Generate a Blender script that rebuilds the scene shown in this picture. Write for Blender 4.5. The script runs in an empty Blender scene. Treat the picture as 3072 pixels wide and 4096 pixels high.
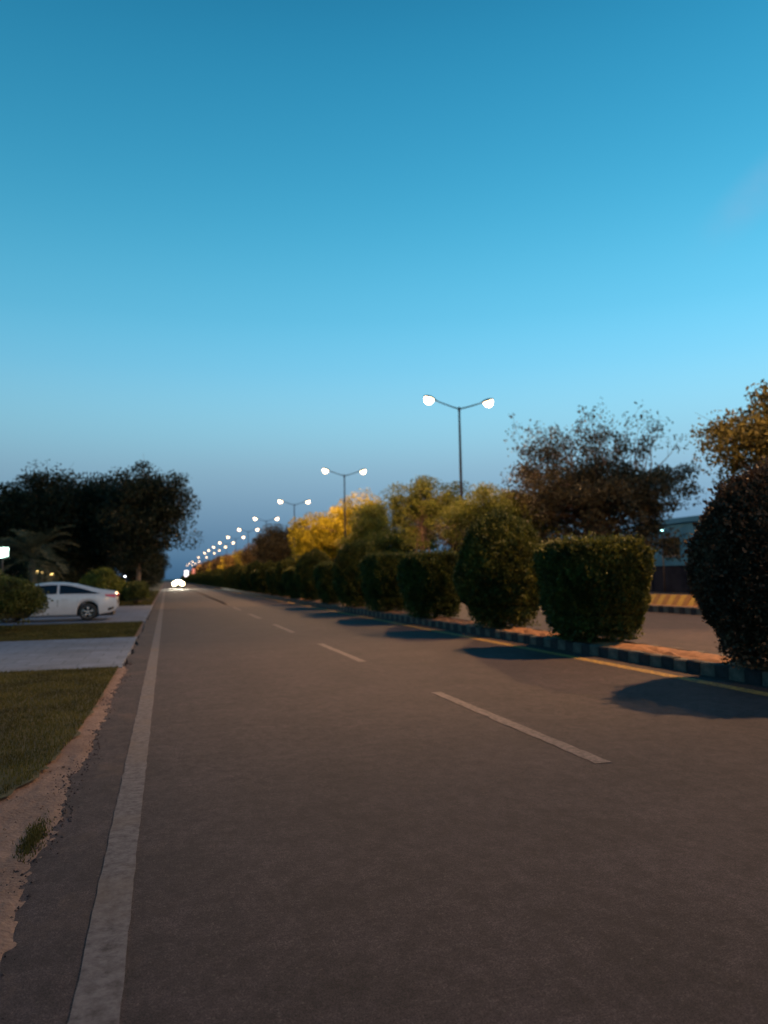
import bpy, bmesh, math, random
import numpy as np
from mathutils import Vector, Matrix

R = math.radians
scene = bpy.context.scene
COL = scene.collection

# ------------------------------------------------------------------ camera
YAW, PITCH, ROLL, CAM_H = R(15.801), R(4.710), R(1.0), 1.5
cam = bpy.data.cameras.new('camera')
cam.sensor_fit = 'VERTICAL'
cam.sensor_height = 36.0
cam.sensor_width = 27.0
cam.lens = 36.0 * 3080.0 / 4096.0
cam.clip_start = 0.05
cam.clip_end = 9000
cam.dof.use_dof = True
cam.dof.focus_distance = 4.2
cam.dof.aperture_fstop = 1.7
camo = bpy.data.objects.new('camera', cam)
COL.objects.link(camo)
fw = Vector((math.sin(YAW) * math.cos(PITCH), math.cos(YAW) * math.cos(PITCH), math.sin(PITCH)))
rt = Vector((math.cos(YAW), -math.sin(YAW), 0))
up = rt.cross(fw)
rt2 = rt * math.cos(ROLL) - up * math.sin(ROLL)
up2 = up * math.cos(ROLL) + rt * math.sin(ROLL)
M = Matrix((rt2, up2, -fw)).transposed().to_4x4()
M.translation = Vector((0, 0, CAM_H))
camo.matrix_world = M
scene.camera = camo

# ------------------------------------------------------------------ sky (dusk, sun already set behind the viewer)
def lin(c):
    return tuple((v / 255 / 12.92) if v / 255 <= 0.04045 else ((v / 255 + 0.055) / 1.055) ** 2.4 for v in c)

world = bpy.data.worlds.new('World')
scene.world = world
world.use_nodes = True
nt = world.node_tree
nt.nodes.clear()
wo = nt.nodes.new('ShaderNodeOutputWorld')
bg = nt.nodes.new('ShaderNodeBackground')
tc = nt.nodes.new('ShaderNodeTexCoord')
sep = nt.nodes.new('ShaderNodeSeparateXYZ')
rmp = nt.nodes.new('ShaderNodeValToRGB')
nt.links.new(tc.outputs['Generated'], sep.inputs[0])
nt.links.new(sep.outputs['Z'], rmp.inputs[0])
stops = [(0.0, (66, 104, 140)), (0.03, (90, 130, 164)), (0.085, (126, 163, 192)), (0.135, (148, 188, 212)),
         (0.175, (150, 208, 232)), (0.215, (146, 215, 243)), (0.26, (128, 211, 247)), (0.32, (106, 202, 241)),
         (0.42, (74, 178, 220)), (0.52, (56, 156, 200)), (0.62, (40, 136, 180)), (0.8, (22, 88, 130)), (1.0, (12, 58, 96))]
els = rmp.color_ramp.elements
rmp.color_ramp.interpolation = 'B_SPLINE'
while len(els) < len(stops):
    els.new(0.5)
for e, (p, c) in zip(els, stops):
    e.position = p
    e.color = (*lin(c), 1)
# the afterglow lies behind on the right: a slow change of brightness round the whole horizon
dotn = nt.nodes.new('ShaderNodeVectorMath'); dotn.operation = 'DOT_PRODUCT'
nt.links.new(tc.outputs['Generated'], dotn.inputs[0])
dotn.inputs[1].default_value = (0.93, -0.36, 0)
mr = nt.nodes.new('ShaderNodeMapRange')
mr.inputs['From Min'].default_value = -1; mr.inputs['From Max'].default_value = 1
mr.inputs['To Min'].default_value = 0.64; mr.inputs['To Max'].default_value = 1.28
nt.links.new(dotn.outputs['Value'], mr.inputs[0])
mulw = nt.nodes.new('ShaderNodeVectorMath'); mulw.operation = 'SCALE'
nt.links.new(rmp.outputs['Color'], mulw.inputs[0])
nt.links.new(mr.outputs[0], mulw.inputs['Scale'])
# one thin high cloud streak, upper right
def vdot(v):
    q = nt.nodes.new('ShaderNodeVectorMath'); q.operation = 'DOT_PRODUCT'
    nt.links.new(tc.outputs['Generated'], q.inputs[0]); q.inputs[1].default_value = v
    return q.outputs['Value']
def rng_(src, a, b, smooth=True):
    q = nt.nodes.new('ShaderNodeMapRange'); q.interpolation_type = 'SMOOTHSTEP' if smooth else 'LINEAR'
    q.inputs['From Min'].default_value = a; q.inputs['From Max'].default_value = b
    nt.links.new(src, q.inputs[0]); return q.outputs[0]
def mth(op, a, b=None):
    q = nt.nodes.new('ShaderNodeMath'); q.operation = op
    nt.links.new(a, q.inputs[0])
    if b is not None: nt.links.new(b, q.inputs[1])
    return q.outputs[0]
cn = nt.nodes.new('ShaderNodeTexNoise'); cn.inputs['Scale'].default_value = 9; cn.inputs['Detail'].default_value = 5
nt.links.new(tc.outputs['Generated'], cn.inputs['Vector'])
across = rng_(mth('ABSOLUTE', vdot((-0.66131, 0.16399, 0.73197))), 0.034, 0.0)
along = mth('MULTIPLY', rng_(vdot((0.47662, -0.66164, 0.57885)), -0.03, 0.13), rng_(vdot((0.47662, -0.66164, 0.57885)), 0.62, 0.3))
streak = mth('MULTIPLY', mth('MULTIPLY', across, along), rng_(cn.outputs[0], 0.32, 0.62))
cl = nt.nodes.new('ShaderNodeMix'); cl.data_type = 'RGBA'
sc_ = nt.nodes.new('ShaderNodeMath'); sc_.operation = 'MULTIPLY'; sc_.inputs[1].default_value = 0.42
nt.links.new(streak, sc_.inputs[0])
nt.links.new(sc_.outputs[0], cl.inputs[0]); nt.links.new(mulw.outputs[0], cl.inputs[6]); cl.inputs[7].default_value = (*lin((140, 182, 218)), 1)
nt.links.new(cl.outputs[2], bg.inputs['Color'])
bg.inputs['Strength'].default_value = 1.0
nt.links.new(bg.outputs[0], wo.inputs[0])

# ------------------------------------------------------------------ exposure / render settings
scene.view_settings.view_transform = 'Standard'
scene.view_settings.look = 'None'
scene.view_settings.exposure = 0.0
scene.view_settings.gamma = 1.0
scene.render.engine = 'CYCLES'
cy = scene.cycles
cy.use_denoising = True
cy.max_bounces = 5
cy.diffuse_bounces = 2
cy.glossy_bounces = 3
cy.transmission_bounces = 4
cy.sample_clamp_indirect = 4.0
cy.caustics_reflective = False
cy.caustics_refractive = False

LAMP_RADIANCE = 10.0
LAMP_WATTS = 10500.0
LAMP_COLOR = (1.0, 0.53, 0.22)

# ------------------------------------------------------------------ helpers
rng = np.random.default_rng(7)
random.seed(7)

def put(o, parent=None):
    COL.objects.link(o)
    if parent is not None:
        o.parent = parent
    return o

def tag(o, label=None, cat=None, group=None, kind=None):
    if label: o['label'] = label
    if cat: o['category'] = cat
    if group: o['group'] = group
    if kind: o['kind'] = kind
    return o

def empty(name, loc=(0, 0, 0), rz=0, label=None, cat=None, group=None, parent=None):
    o = bpy.data.objects.new(name, None)
    o.empty_display_size = 0.2
    o.location = loc
    o.rotation_euler = (0, 0, rz)
    put(o, parent)
    return tag(o, label, cat, group)

class MB:
    """collects vertices and faces"""
    def __init__(s):
        s.v, s.f = [], []
    def add(s, vs, fs):
        o = len(s.v)
        s.v += [tuple(p) for p in vs]
        s.f += [tuple(i + o for i in f) for f in fs]
        return s
    def box(s, x0, x1, y0, y1, z0, z1):
        vs = [(x0, y0, z0), (x1, y0, z0), (x1, y1, z0), (x0, y1, z0), (x0, y0, z1), (x1, y0, z1), (x1, y1, z1), (x0, y1, z1)]
        return s.add(vs, [(0, 3, 2, 1), (4, 5, 6, 7), (0, 1, 5, 4), (1, 2, 6, 5), (2, 3, 7, 6), (3, 0, 4, 7)])
    def tube(s, pts, rad, n=8, cap=True):
        pts = [Vector(p) for p in pts]
        rings = []
        for i, p in enumerate(pts):
            t = (pts[min(i + 1, len(pts) - 1)] - pts[max(i - 1, 0)])
            t = t.normalized() if t.length > 1e-9 else Vector((0, 0, 1))
            a = t.cross(Vector((0, 0, 1)) if abs(t.z) < 0.9 else Vector((1, 0, 0))).normalized()
            b = t.cross(a)
            r = rad[i] if hasattr(rad, '__len__') else rad
            rings.append([p + (a * math.cos(2 * math.pi * k / n) + b * math.sin(2 * math.pi * k / n)) * r for k in range(n)])
        vs = [q for ring in rings for q in ring]
        fs = []
        for i in range(len(pts) - 1):
            for k in range(n):
                k2 = (k + 1) % n
                fs.append((i * n + k, i * n + k2, (i + 1) * n + k2, (i + 1) * n + k))
        if cap:
            fs.append(tuple(range(n - 1, -1, -1)))
            fs.append(tuple((len(pts) - 1) * n + k for k in range(n)))
        return s.add(vs, fs)
    def lathe(s, prof, n=16, axis='Z', c=(0, 0, 0)):
        vs, fs = [], []
        for r, h in prof:
            for k in range(n):
                a = 2 * math.pi * k / n
                if axis == 'Z':
                    vs.append((c[0] + r * math.cos(a), c[1] + r * math.sin(a), c[2] + h))
                else:
                    vs.append((c[0] + r * math.cos(a), c[1] + h, c[2] + r * math.sin(a)))
        for i in range(len(prof) - 1):
            for k in range(n):
                k2 = (k + 1) % n
                f = (i * n + k, i * n + k2, (i + 1) * n + k2, (i + 1) * n + k)
                fs.append(f if axis == 'Z' else f[::-1])
        return s.add(vs, fs)
    def mesh(s, name, mat, smooth=False):
        me = bpy.data.meshes.new(name)
        me.from_pydata(s.v, [], s.f)
        if mat is not None:
            for m in (mat if isinstance(mat, (list, tuple)) else [mat]):
                me.materials.append(m)
        if smooth:
            me.polygons.foreach_set('use_smooth', [True] * len(me.polygons))
        me.update()
        return me
    def build(s, name, mat, parent=None, smooth=False, bevel=0, loc=None):
        o = bpy.data.objects.new(name, s.mesh(name, mat, smooth))
        if loc: o.location = loc
        if bevel:
            m = o.modifiers.new('bevel', 'BEVEL'); m.width = bevel; m.segments = 2; m.limit_method = 'ANGLE'
        return put(o, parent)

def np_mesh(name, V, n_side, mat):
    """V: (N, n_side, 3) loose polygons, made fast"""
    V = np.asarray(V, dtype=np.float32)
    N = V.shape[0]
    me = bpy.data.meshes.new(name)
    me.vertices.add(N * n_side)
    me.vertices.foreach_set('co', V.reshape(-1))
    me.loops.add(N * n_side)
    me.loops.foreach_set('vertex_index', np.arange(N * n_side, dtype=np.int32))
    me.polygons.add(N)
    me.polygons.foreach_set('loop_start', np.arange(0, N * n_side, n_side, dtype=np.int32))
    me.polygons.foreach_set('loop_total', np.full(N, n_side, dtype=np.int32))
    me.materials.append(mat)
    me.update(calc_edges=True)
    return me

def copy_tree(o, parent=None):
    c = o.copy()
    put(c, parent)
    for ch in list(o.children):
        copy_tree(ch, c)
    return c

# ------------------------------------------------------------------ materials
def newmat(name):
    m = bpy.data.materials.new(name)
    m.use_nodes = True
    n = m.node_tree
    return m, n, n.nodes['Principled BSDF']

def N(n, t, **kw):
    x = n.nodes.new(t)
    for k, v in kw.items():
        setattr(x, k, v)
    return x

def noise_mat(name, c1, c2, scale=5, rough=0.8, detail=6, bump=0.0, bump_scale=None, c3=None, big=0.4, spec=0.3, metallic=0.0, vscale=(1, 1, 1)):
    m, n, b = newmat(name)
    t = N(n, 'ShaderNodeTexCoord')
    mp = N(n, 'ShaderNodeMapping'); mp.inputs['Scale'].default_value = vscale
    n.links.new(t.outputs['Object'], mp.inputs[0])
    nz = N(n, 'ShaderNodeTexNoise'); nz.inputs['Scale'].default_value = scale; nz.inputs['Detail'].default_value = detail
    nz.inputs['Roughness'].default_value = 0.65
    n.links.new(mp.outputs[0], nz.inputs['Vector'])
    r = N(n, 'ShaderNodeValToRGB')
    r.color_ramp.elements[0].position = 0.3; r.color_ramp.elements[0].color = (*c1, 1)
    r.color_ramp.elements[1].position = 0.7; r.color_ramp.elements[1].color = (*c2, 1)
    n.links.new(nz.outputs[0], r.inputs[0])
    out = r.outputs[0]
    if c3 is not None:
        nb = N(n, 'ShaderNodeTexNoise'); nb.inputs['Scale'].default_value = big; nb.inputs['Detail'].default_value = 4
        n.links.new(t.outputs['Object'], nb.inputs['Vector'])
        rb = N(n, 'ShaderNodeValToRGB'); rb.color_ramp.elements[0].position = 0.42; rb.color_ramp.elements[1].position = 0.68
        n.links.new(nb.outputs[0], rb.inputs[0])
        mx = N(n, 'ShaderNodeMix', data_type='RGBA')
        n.links.new(rb.outputs[0], mx.inputs[0]); n.links.new(out, mx.inputs[6]); mx.inputs[7].default_value = (*c3, 1)
        out = mx.outputs[2]
    n.links.new(out, b.inputs['Base Color'])
    b.inputs['Roughness'].default_value = rough
    b.inputs['Specular IOR Level'].default_value = spec
    b.inputs['Metallic'].default_value = metallic
    if bump:
        nn = N(n, 'ShaderNodeTexNoise'); nn.inputs['Scale'].default_value = bump_scale or scale * 4; nn.inputs['Detail'].default_value = 4
        n.links.new(t.outputs['Object'], nn.inputs['Vector'])
        bp = N(n, 'ShaderNodeBump'); bp.inputs['Strength'].default_value = bump; bp.inputs['Distance'].default_value = 0.02
        n.links.new(nn.outputs[0], bp.inputs['Height']); n.links.new(bp.outputs[0], b.inputs['Normal'])
    return m

def leaf_mat(name, ca, cb, trans=0.3, rough=0.6, clump=2.6):
    m, n, b = newmat(name)
    g = N(n, 'ShaderNodeNewGeometry')
    r = N(n, 'ShaderNodeValToRGB')
    r.color_ramp.elements[0].color = (*ca, 1); r.color_ramp.elements[1].color = (*cb, 1)
    n.links.new(g.outputs['Random Per Island'], r.inputs[0])
    t = N(n, 'ShaderNodeTexCoord'); nz_ = N(n, 'ShaderNodeTexNoise'); nz_.inputs['Scale'].default_value = clump; nz_.inputs['Detail'].default_value = 4
    n.links.new(t.outputs['Object'], nz_.inputs['Vector'])
    q = N(n, 'ShaderNodeMapRange'); q.inputs['From Min'].default_value = .3; q.inputs['From Max'].default_value = .7
    q.inputs['To Min'].default_value = .5; q.inputs['To Max'].default_value = 1.4
    n.links.new(nz_.outputs[0], q.inputs[0])
    vs_ = N(n, 'ShaderNodeVectorMath', operation='SCALE'); n.links.new(r.outputs[0], vs_.inputs[0]); n.links.new(q.outputs[0], vs_.inputs['Scale'])
    n.links.new(vs_.outputs[0], b.inputs['Base Color'])
    b.inputs['Roughness'].default_value = rough
    b.inputs['Specular IOR Level'].default_value = 0.25
    tr = N(n, 'ShaderNodeBsdfTranslucent')
    n.links.new(vs_.outputs[0], tr.inputs['Color'])
    mx = N(n, 'ShaderNodeMixShader'); mx.inputs[0].default_value = trans
    out = n.nodes['Material Output']
    n.links.new(b.outputs[0], mx.inputs[1]); n.links.new(tr.outputs[0], mx.inputs[2])
    n.links.new(mx.outputs[0], out.inputs['Surface'])
    return m

def plain(name, c, rough=0.5, metallic=0.0, spec=0.5, coat=0.0):
    m, n, b = newmat(name)
    t = N(n, 'ShaderNodeTexCoord'); nz = N(n, 'ShaderNodeTexNoise'); nz.inputs['Scale'].default_value = 7; nz.inputs['Detail'].default_value = 3
    n.links.new(t.outputs['Object'], nz.inputs['Vector'])
    mr_ = N(n, 'ShaderNodeMapRange'); mr_.inputs['To Min'].default_value = 0.86; mr_.inputs['To Max'].default_value = 1.08
    n.links.new(nz.outputs[0], mr_.inputs[0])
    vm = N(n, 'ShaderNodeVectorMath', operation='SCALE'); vm.inputs[0].default_value = c
    n.links.new(mr_.outputs[0], vm.inputs['Scale']); n.links.new(vm.outputs[0], b.inputs['Base Color'])
    b.inputs['Roughness'].default_value = rough
    b.inputs['Metallic'].default_value = metallic
    b.inputs['Specular IOR Level'].default_value = spec
    b.inputs['Coat Weight'].default_value = coat
    return m

def emit(name, c, s):
    m = bpy.data.materials.new(name); m.use_nodes = True
    n = m.node_tree; n.nodes.clear()
    o = N(n, 'ShaderNodeOutputMaterial'); e = N(n, 'ShaderNodeEmission')
    e.inputs[0].default_value = (*c, 1); e.inputs[1].default_value = s
    n.links.new(e.outputs[0], o.inputs[0])
    return m

def asphalt_mat():
    m, n, b = newmat('asphalt')
    t = N(n, 'ShaderNodeTexCoord')
    def nz(scale, det, vs=(1, 1, 1), rough=0.6):
        mp = N(n, 'ShaderNodeMapping'); mp.inputs['Scale'].default_value = vs
        n.links.new(t.outputs['Object'], mp.inputs[0])
        x = N(n, 'ShaderNodeTexNoise'); x.inputs['Scale'].default_value = scale; x.inputs['Detail'].default_value = det
        x.inputs['Roughness'].default_value = rough
        n.links.new(mp.outputs[0], x.inputs['Vector'])
        return x.outputs[0]
    def mr_(src, a, bb, lo=0.3, hi=0.7):
        q = N(n, 'ShaderNodeMapRange'); q.inputs['From Min'].default_value = lo; q.inputs['From Max'].default_value = hi
        q.inputs['To Min'].default_value = a; q.inputs['To Max'].default_value = bb
        n.links.new(src, q.inputs[0]); return q.outputs[0]
    def mul(a, c):
        q = N(n, 'ShaderNodeMath', operation='MULTIPLY'); n.links.new(a, q.inputs[0]); n.links.new(c, q.inputs[1]); return q.outputs[0]
    def mix(f, a, c):
        q = N(n, 'ShaderNodeMix', data_type='RGBA'); n.links.new(f, q.inputs[0]); n.links.new(a, q.inputs[6]); q.inputs[7].default_value = (*c, 1); return q.outputs[2]
    r1 = N(n, 'ShaderNodeValToRGB')
    r1.color_ramp.elements[0].position = 0.40; r1.color_ramp.elements[0].color = (0.0115, 0.0088, 0.0096, 1)
    r1.color_ramp.elements[1].position = 0.62; r1.color_ramp.elements[1].color = (0.061, 0.0435, 0.0445, 1)
    n.links.new(nz(130, 3, rough=0.7), r1.inputs[0])
    f = mul(mul(mr_(nz(1.3, 8, rough=0.7), 0.74, 1.22, .36, .64), mr_(nz(0.55, 4, (1, 0.1, 1)), 0.84, 1.14)), mul(mr_(nz(9, 6, (1, .75, 1), 0.78), 0.62, 1.38, .38, .62), mr_(nz(38, 4, (1, 1, 1), 0.7), 0.70, 1.30, .38, .62)))
    vm = N(n, 'ShaderNodeVectorMath', operation='SCALE')
    n.links.new(r1.outputs[0], vm.inputs[0]); n.links.new(f, vm.inputs['Scale'])
    col = vm.outputs[0]
    # tar and oil blots, ragged
    col = mix(mul(mr_(nz(2.6, 7, rough=0.72), 0, 0.75, 0.60, 0.70), mr_(nz(.5, 3), 0, 1, 0.45, 0.6)), col, (0.010, 0.009, 0.009))
    # pale stones polished out of the surface
    vo = N(n, 'ShaderNodeTexVoronoi'); vo.inputs['Scale'].default_value = 55
    n.links.new(t.outputs['Object'], vo.inputs['Vector'])
    cs = N(n, 'ShaderNodeSeparateColor'); n.links.new(vo.outputs['Color'], cs.inputs[0])
    col = mix(mul(mr_(vo.outputs['Distance'], 0.8, 0, 0.15, 0.45), mr_(cs.outputs[0], 0, 1, 0.93, 0.96)), col, (0.075, 0.06, 0.056))
    # sand blown on from the shoulder, in ragged patches
    sx = N(n, 'ShaderNodeSeparateXYZ'); n.links.new(t.outputs['Object'], sx.inputs[0])
    edge = mr_(sx.outputs['X'], 1.0, 0.0, -0.72, 0.1)
    col = mix(mul(mr_(nz(1.7, 6, (1, 0.6, 1), .7), 0, .85, 0.52, 0.70), edge), col, (0.10, 0.064, 0.046))
    n.links.new(col, b.inputs['Base Color'])
    b.inputs['Roughness'].default_value = 0.85
    b.inputs['Specular IOR Level'].default_value = 0.3
    bp = N(n, 'ShaderNodeBump'); bp.inputs['Strength'].default_value = 0.5; bp.inputs['Distance'].default_value = 0.006
    n.links.new(nz(170, 3, rough=.7), bp.inputs['Height']); n.links.new(bp.outputs[0], b.inputs['Normal'])
    return m

def paint_mat(name, c, worn=(0.10, 0.085, 0.075), lo=0.30, hi=0.55, dust=None):
    m, n, b = newmat(name)
    t = N(n, 'ShaderNodeTexCoord')
    a = N(n, 'ShaderNodeTexNoise'); a.inputs['Scale'].default_value = 16; a.inputs['Detail'].default_value = 8; a.inputs['Roughness'].default_value = 0.75
    n.links.new(t.outputs['Object'], a.inputs['Vector'])
    q = N(n, 'ShaderNodeMapRange'); q.inputs['From Min'].default_value = lo; q.inputs['From Max'].default_value = hi
    n.links.new(a.outputs[0], q.inputs[0])
    mx = N(n, 'ShaderNodeMix', data_type='RGBA'); n.links.new(q.outputs[0], mx.inputs[0])
    mx.inputs[6].default_value = (*worn, 1); mx.inputs[7].default_value = (*c, 1)
    out = mx.outputs[2]
    if dust:
        d = N(n, 'ShaderNodeTexNoise'); d.inputs['Scale'].default_value = 0.9; d.inputs['Detail'].default_value = 5
        n.links.new(t.outputs['Object'], d.inputs['Vector'])
        qd = N(n, 'ShaderNodeMapRange'); qd.inputs['From Min'].default_value = 0.5; qd.inputs['From Max'].default_value = 0.72
        n.links.new(d.outputs[0], qd.inputs[0])
        m2 = N(n, 'ShaderNodeMix', data_type='RGBA'); n.links.new(qd.outputs[0], m2.inputs[0]); n.links.new(out, m2.inputs[6])
        m2.inputs[7].default_value = (*dust, 1); out = m2.outputs[2]
    n.links.new(out, b.inputs['Base Color'])
    b.inputs['Roughness'].default_value = 0.8
    b.inputs['Specular IOR Level'].default_value = 0.3
    bp = N(n, 'ShaderNodeBump'); bp.inputs['Strength'].default_value = 0.35; bp.inputs['Distance'].default_value = 0.008
    n.links.new(a.outputs[0], bp.inputs['Height']); n.links.new(bp.outputs[0], b.inputs['Normal'])
    return m

def paver_mat(name, *a, **k):
    m = noise_mat(name, *a, **k)
    n = m.node_tree; b = n.nodes['Principled BSDF']
    src = b.inputs['Base Color'].links[0].from_socket
    t = N(n, 'ShaderNodeTexCoord'); br = N(n, 'ShaderNodeTexBrick')
    br.inputs['Scale'].default_value = 1.0; br.inputs['Brick Width'].default_value = 0.6; br.inputs['Row Height'].default_value = 0.6; br.inputs['Mortar Size'].default_value = 0.014
    br.inputs['Color1'].default_value = (1, 1, 1, 1); br.inputs['Color2'].default_value = (.84, .84, .84, 1); br.inputs['Mortar'].default_value = (.55, .55, .55, 1)
    n.links.new(t.outputs['Object'], br.inputs['Vector'])
    mx = N(n, 'ShaderNodeMix', data_type='RGBA', blend_type='MULTIPLY'); mx.inputs[0].default_value = 1
    n.links.new(src, mx.inputs[6]); n.links.new(br.outputs['Color'], mx.inputs[7]); n.links.new(mx.outputs[2], b.inputs['Base Color'])
    return m

MT = dict(
    asphalt=asphalt_mat(),
    white_line=paint_mat('white_line', (0.135, 0.118, 0.115), worn=(.045,.036,.035), lo=.34, hi=.60, dust=(0.12, 0.088, 0.065)),
    dash_line=paint_mat('dash_line', (0.165, 0.13, 0.118), worn=(.05,.04,.038), lo=.36, hi=.60),
    yellow_line=paint_mat('yellow_line', (0.42, 0.26, 0.05), worn=(.06,.045,.035), lo=.40, hi=.62),
    ground=noise_mat('ground', (0.06, 0.055, 0.02), (0.12, 0.09, 0.04), scale=1.2, bump=0.3, c3=(0.16, 0.10, 0.06), big=0.15),
    dirt=noise_mat('dirt', (0.12, 0.074, 0.052), (0.23, 0.148, 0.108), scale=7, bump=0.6, bump_scale=38, c3=(0.12, 0.072, 0.05), big=0.9),
    lawn=noise_mat('lawn', (0.035, 0.035, 0.010), (0.075, 0.062, 0.02), scale=5, bump=0.5, bump_scale=60),
    grass=leaf_mat('grass', (0.038, 0.038, 0.008), (0.105, 0.088, 0.020), trans=0.35, clump=1.5),
    soil=noise_mat('soil', (0.13, 0.06, 0.028), (0.30, 0.15, 0.07), scale=9, bump=0.7, bump_scale=40),
    paver=paver_mat('paver', (0.10, 0.12, 0.165), (0.16, 0.19, 0.25), scale=3.2, bump=0.3, bump_scale=30, c3=(0.10, 0.112, 0.14), big=0.7, rough=0.75),
    kerb_white=noise_mat('kerb_white', (0.045, 0.04, 0.034), (0.125, 0.11, 0.09), scale=9, bump=0.4),
    kerb_black=noise_mat('kerb_black', (0.008, 0.009, 0.011), (0.026, 0.026, 0.03), scale=9, bump=0.4),
    kerb_yellow=noise_mat('kerb_yellow', (0.28, 0.16, 0.02), (0.42, 0.26, 0.04), scale=9, bump=0.4),
    kerb_ochre=noise_mat('kerb_ochre', (0.17, 0.075, 0.02), (0.26, 0.12, 0.03), scale=9, bump=0.4),
    bark=noise_mat('bark', (0.05, 0.034, 0.022), (0.13, 0.088, 0.06), scale=9, vscale=(1, 1, 0.2), bump=0.6),
    bark_pale=noise_mat('bark_pale', (0.12, 0.075, 0.05), (0.24, 0.16, 0.11), scale=9, vscale=(1, 1, 0.2), bump=0.6),
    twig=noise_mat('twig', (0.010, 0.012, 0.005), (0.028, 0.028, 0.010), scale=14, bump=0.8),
    topiary=leaf_mat('topiary', (0.033, 0.044, 0.009), (0.122, 0.120, 0.023), trans=0.36, rough=0.55),
    topiary_dark=leaf_mat('topiary_dark', (0.038, 0.022, 0.013), (0.095, 0.056, 0.030), trans=0.15),
    leaf_green=leaf_mat('leaf_green', (0.040, 0.055, 0.012), (0.11, 0.115, 0.026)),
    leaf_olive=leaf_mat('leaf_olive', (0.068, 0.085, 0.014), (0.185, 0.19, 0.032)),
    leaf_brown=leaf_mat('leaf_brown', (0.036, 0.031, 0.015), (0.08, 0.062, 0.028)),
    leaf_gold=leaf_mat('leaf_gold', (0.16, 0.14, 0.008), (0.40, 0.33, 0.016), trans=0.4),
    leaf_amber=leaf_mat('leaf_amber', (0.045, 0.042, 0.010), (0.135, 0.112, 0.024)),
    leaf_rust=leaf_mat('leaf_rust', (0.09, 0.055, 0.018), (0.17, 0.105, 0.032)),
    leaf_dark=leaf_mat('leaf_dark', (0.011, 0.014, 0.006), (0.027, 0.032, 0.012)),
    palm=leaf_mat('palm', (0.06, 0.065, 0.035), (0.12, 0.115, 0.06)),
    steel=noise_mat('steel', (0.035, 0.028, 0.026), (0.06, 0.05, 0.047), scale=6, rough=0.6, metallic=0.0),
    housing=plain('housing', (0.05, 0.045, 0.042), 0.5, 0.2),
    lamp=emit('lamp', (1.0, 0.66, 0.36), LAMP_RADIANCE),
    car_white=plain('car_white', (0.50, 0.50, 0.51), 0.28, 0.0, 0.5, 0.6),
    car_grey=plain('car_grey', (0.18, 0.19, 0.2), 0.3, 0.3, 0.5, 0.6),
    glass=plain('glass', (0.006, 0.008, 0.012), 0.06, 0, 0.6),
    rubber=plain('rubber', (0.014, 0.014, 0.014), 0.75),
    black=plain('black', (0.008, 0.008, 0.009), 0.7),
    alloy=plain('alloy', (0.55, 0.53, 0.50), 0.3, 0.85),
    tail_red=plain('tail_red', (0.55, 0.008, 0.012), 0.15, 0, 0.6, 0.5),
    head_glass=plain('head_glass', (0.45, 0.47, 0.5), 0.12, 0.2),
    chrome=plain('chrome', (0.6, 0.6, 0.6), 0.15, 1.0),
    teal=noise_mat('teal', (0.05, 0.175, 0.285), (0.065, 0.21, 0.34), scale=1.1, bump=0.15, c3=(0.042, 0.15, 0.25), big=0.6, spec=0.08),
    navy_wall=noise_mat('navy_wall', (0.004, 0.008, 0.022), (0.008, 0.014, 0.036), scale=2.0, bump=0.3, spec=0.05),
    roof=noise_mat('roof', (0.07, 0.055, 0.055), (0.12, 0.095, 0.095), scale=3, bump=0.3),
    wall_pale=noise_mat('wall_pale', (0.16, 0.15, 0.14), (0.23, 0.21, 0.195), scale=1.2, bump=0.2),
    wood=noise_mat('wood', (0.05, 0.03, 0.018), (0.10, 0.06, 0.035), scale=5, vscale=(1, 1, 0.15)),
)

# ------------------------------------------------------------------ the ground, roads and kerbs
def sheet(name, pts, z, mat, kind='structure', parent=None):
    me = bpy.data.meshes.new(name)
    me.from_pydata([(x, y, z) for x, y in pts], [], [tuple(range(len(pts)))])
    me.materials.append(mat)
    o = put(bpy.data.objects.new(name, me), parent)
    if parent is None:
        o['kind'] = kind
    return o

def rect(x0, x1, y0, y1):
    return [(x0, y0), (x1, y0), (x1, y1), (x0, y1)]

sheet('ground', rect(-3000, 3000, -600, 5000), -0.06, MT['ground'])

def edge_x(y):
    return -0.68 + 0.045 * math.sin(y * 1.9) * math.sin(y * 0.83 + 1) + 0.03 * math.sin(y * 6.3 + 2) * math.sin(y * 3.1)

def road_mesh():
    ys = list(np.arange(-6, 26, 0.06)) + list(np.arange(26, 60, 0.5)) + [60 + 20 * i for i in range(98)]
    vs, fs = [], []
    r_ = random.Random(3)
    for y in ys:
        j = r_.gauss(0, 0.009) if y < 26 else 0
        vs += [(edge_x(y) + j, y, 0.0), (edge_x(y) + j - 0.02, y, -0.045), (7.40, y, 0.0)]
    for i in range(len(ys) - 1):
        a, b = 3 * i, 3 * i + 3
        fs += [(a, a + 2, b + 2, b), (a + 1, a, b, b + 1)]
    me = bpy.data.meshes.new('road')
    me.from_pydata(vs, [], fs)
    me.materials.append(MT['asphalt'])
    return me
road = put(bpy.data.objects.new('road', road_mesh())); road['kind'] = 'structure'
tag(road, 'dark two-lane asphalt carriageway running to the horizon', kind='structure')

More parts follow.
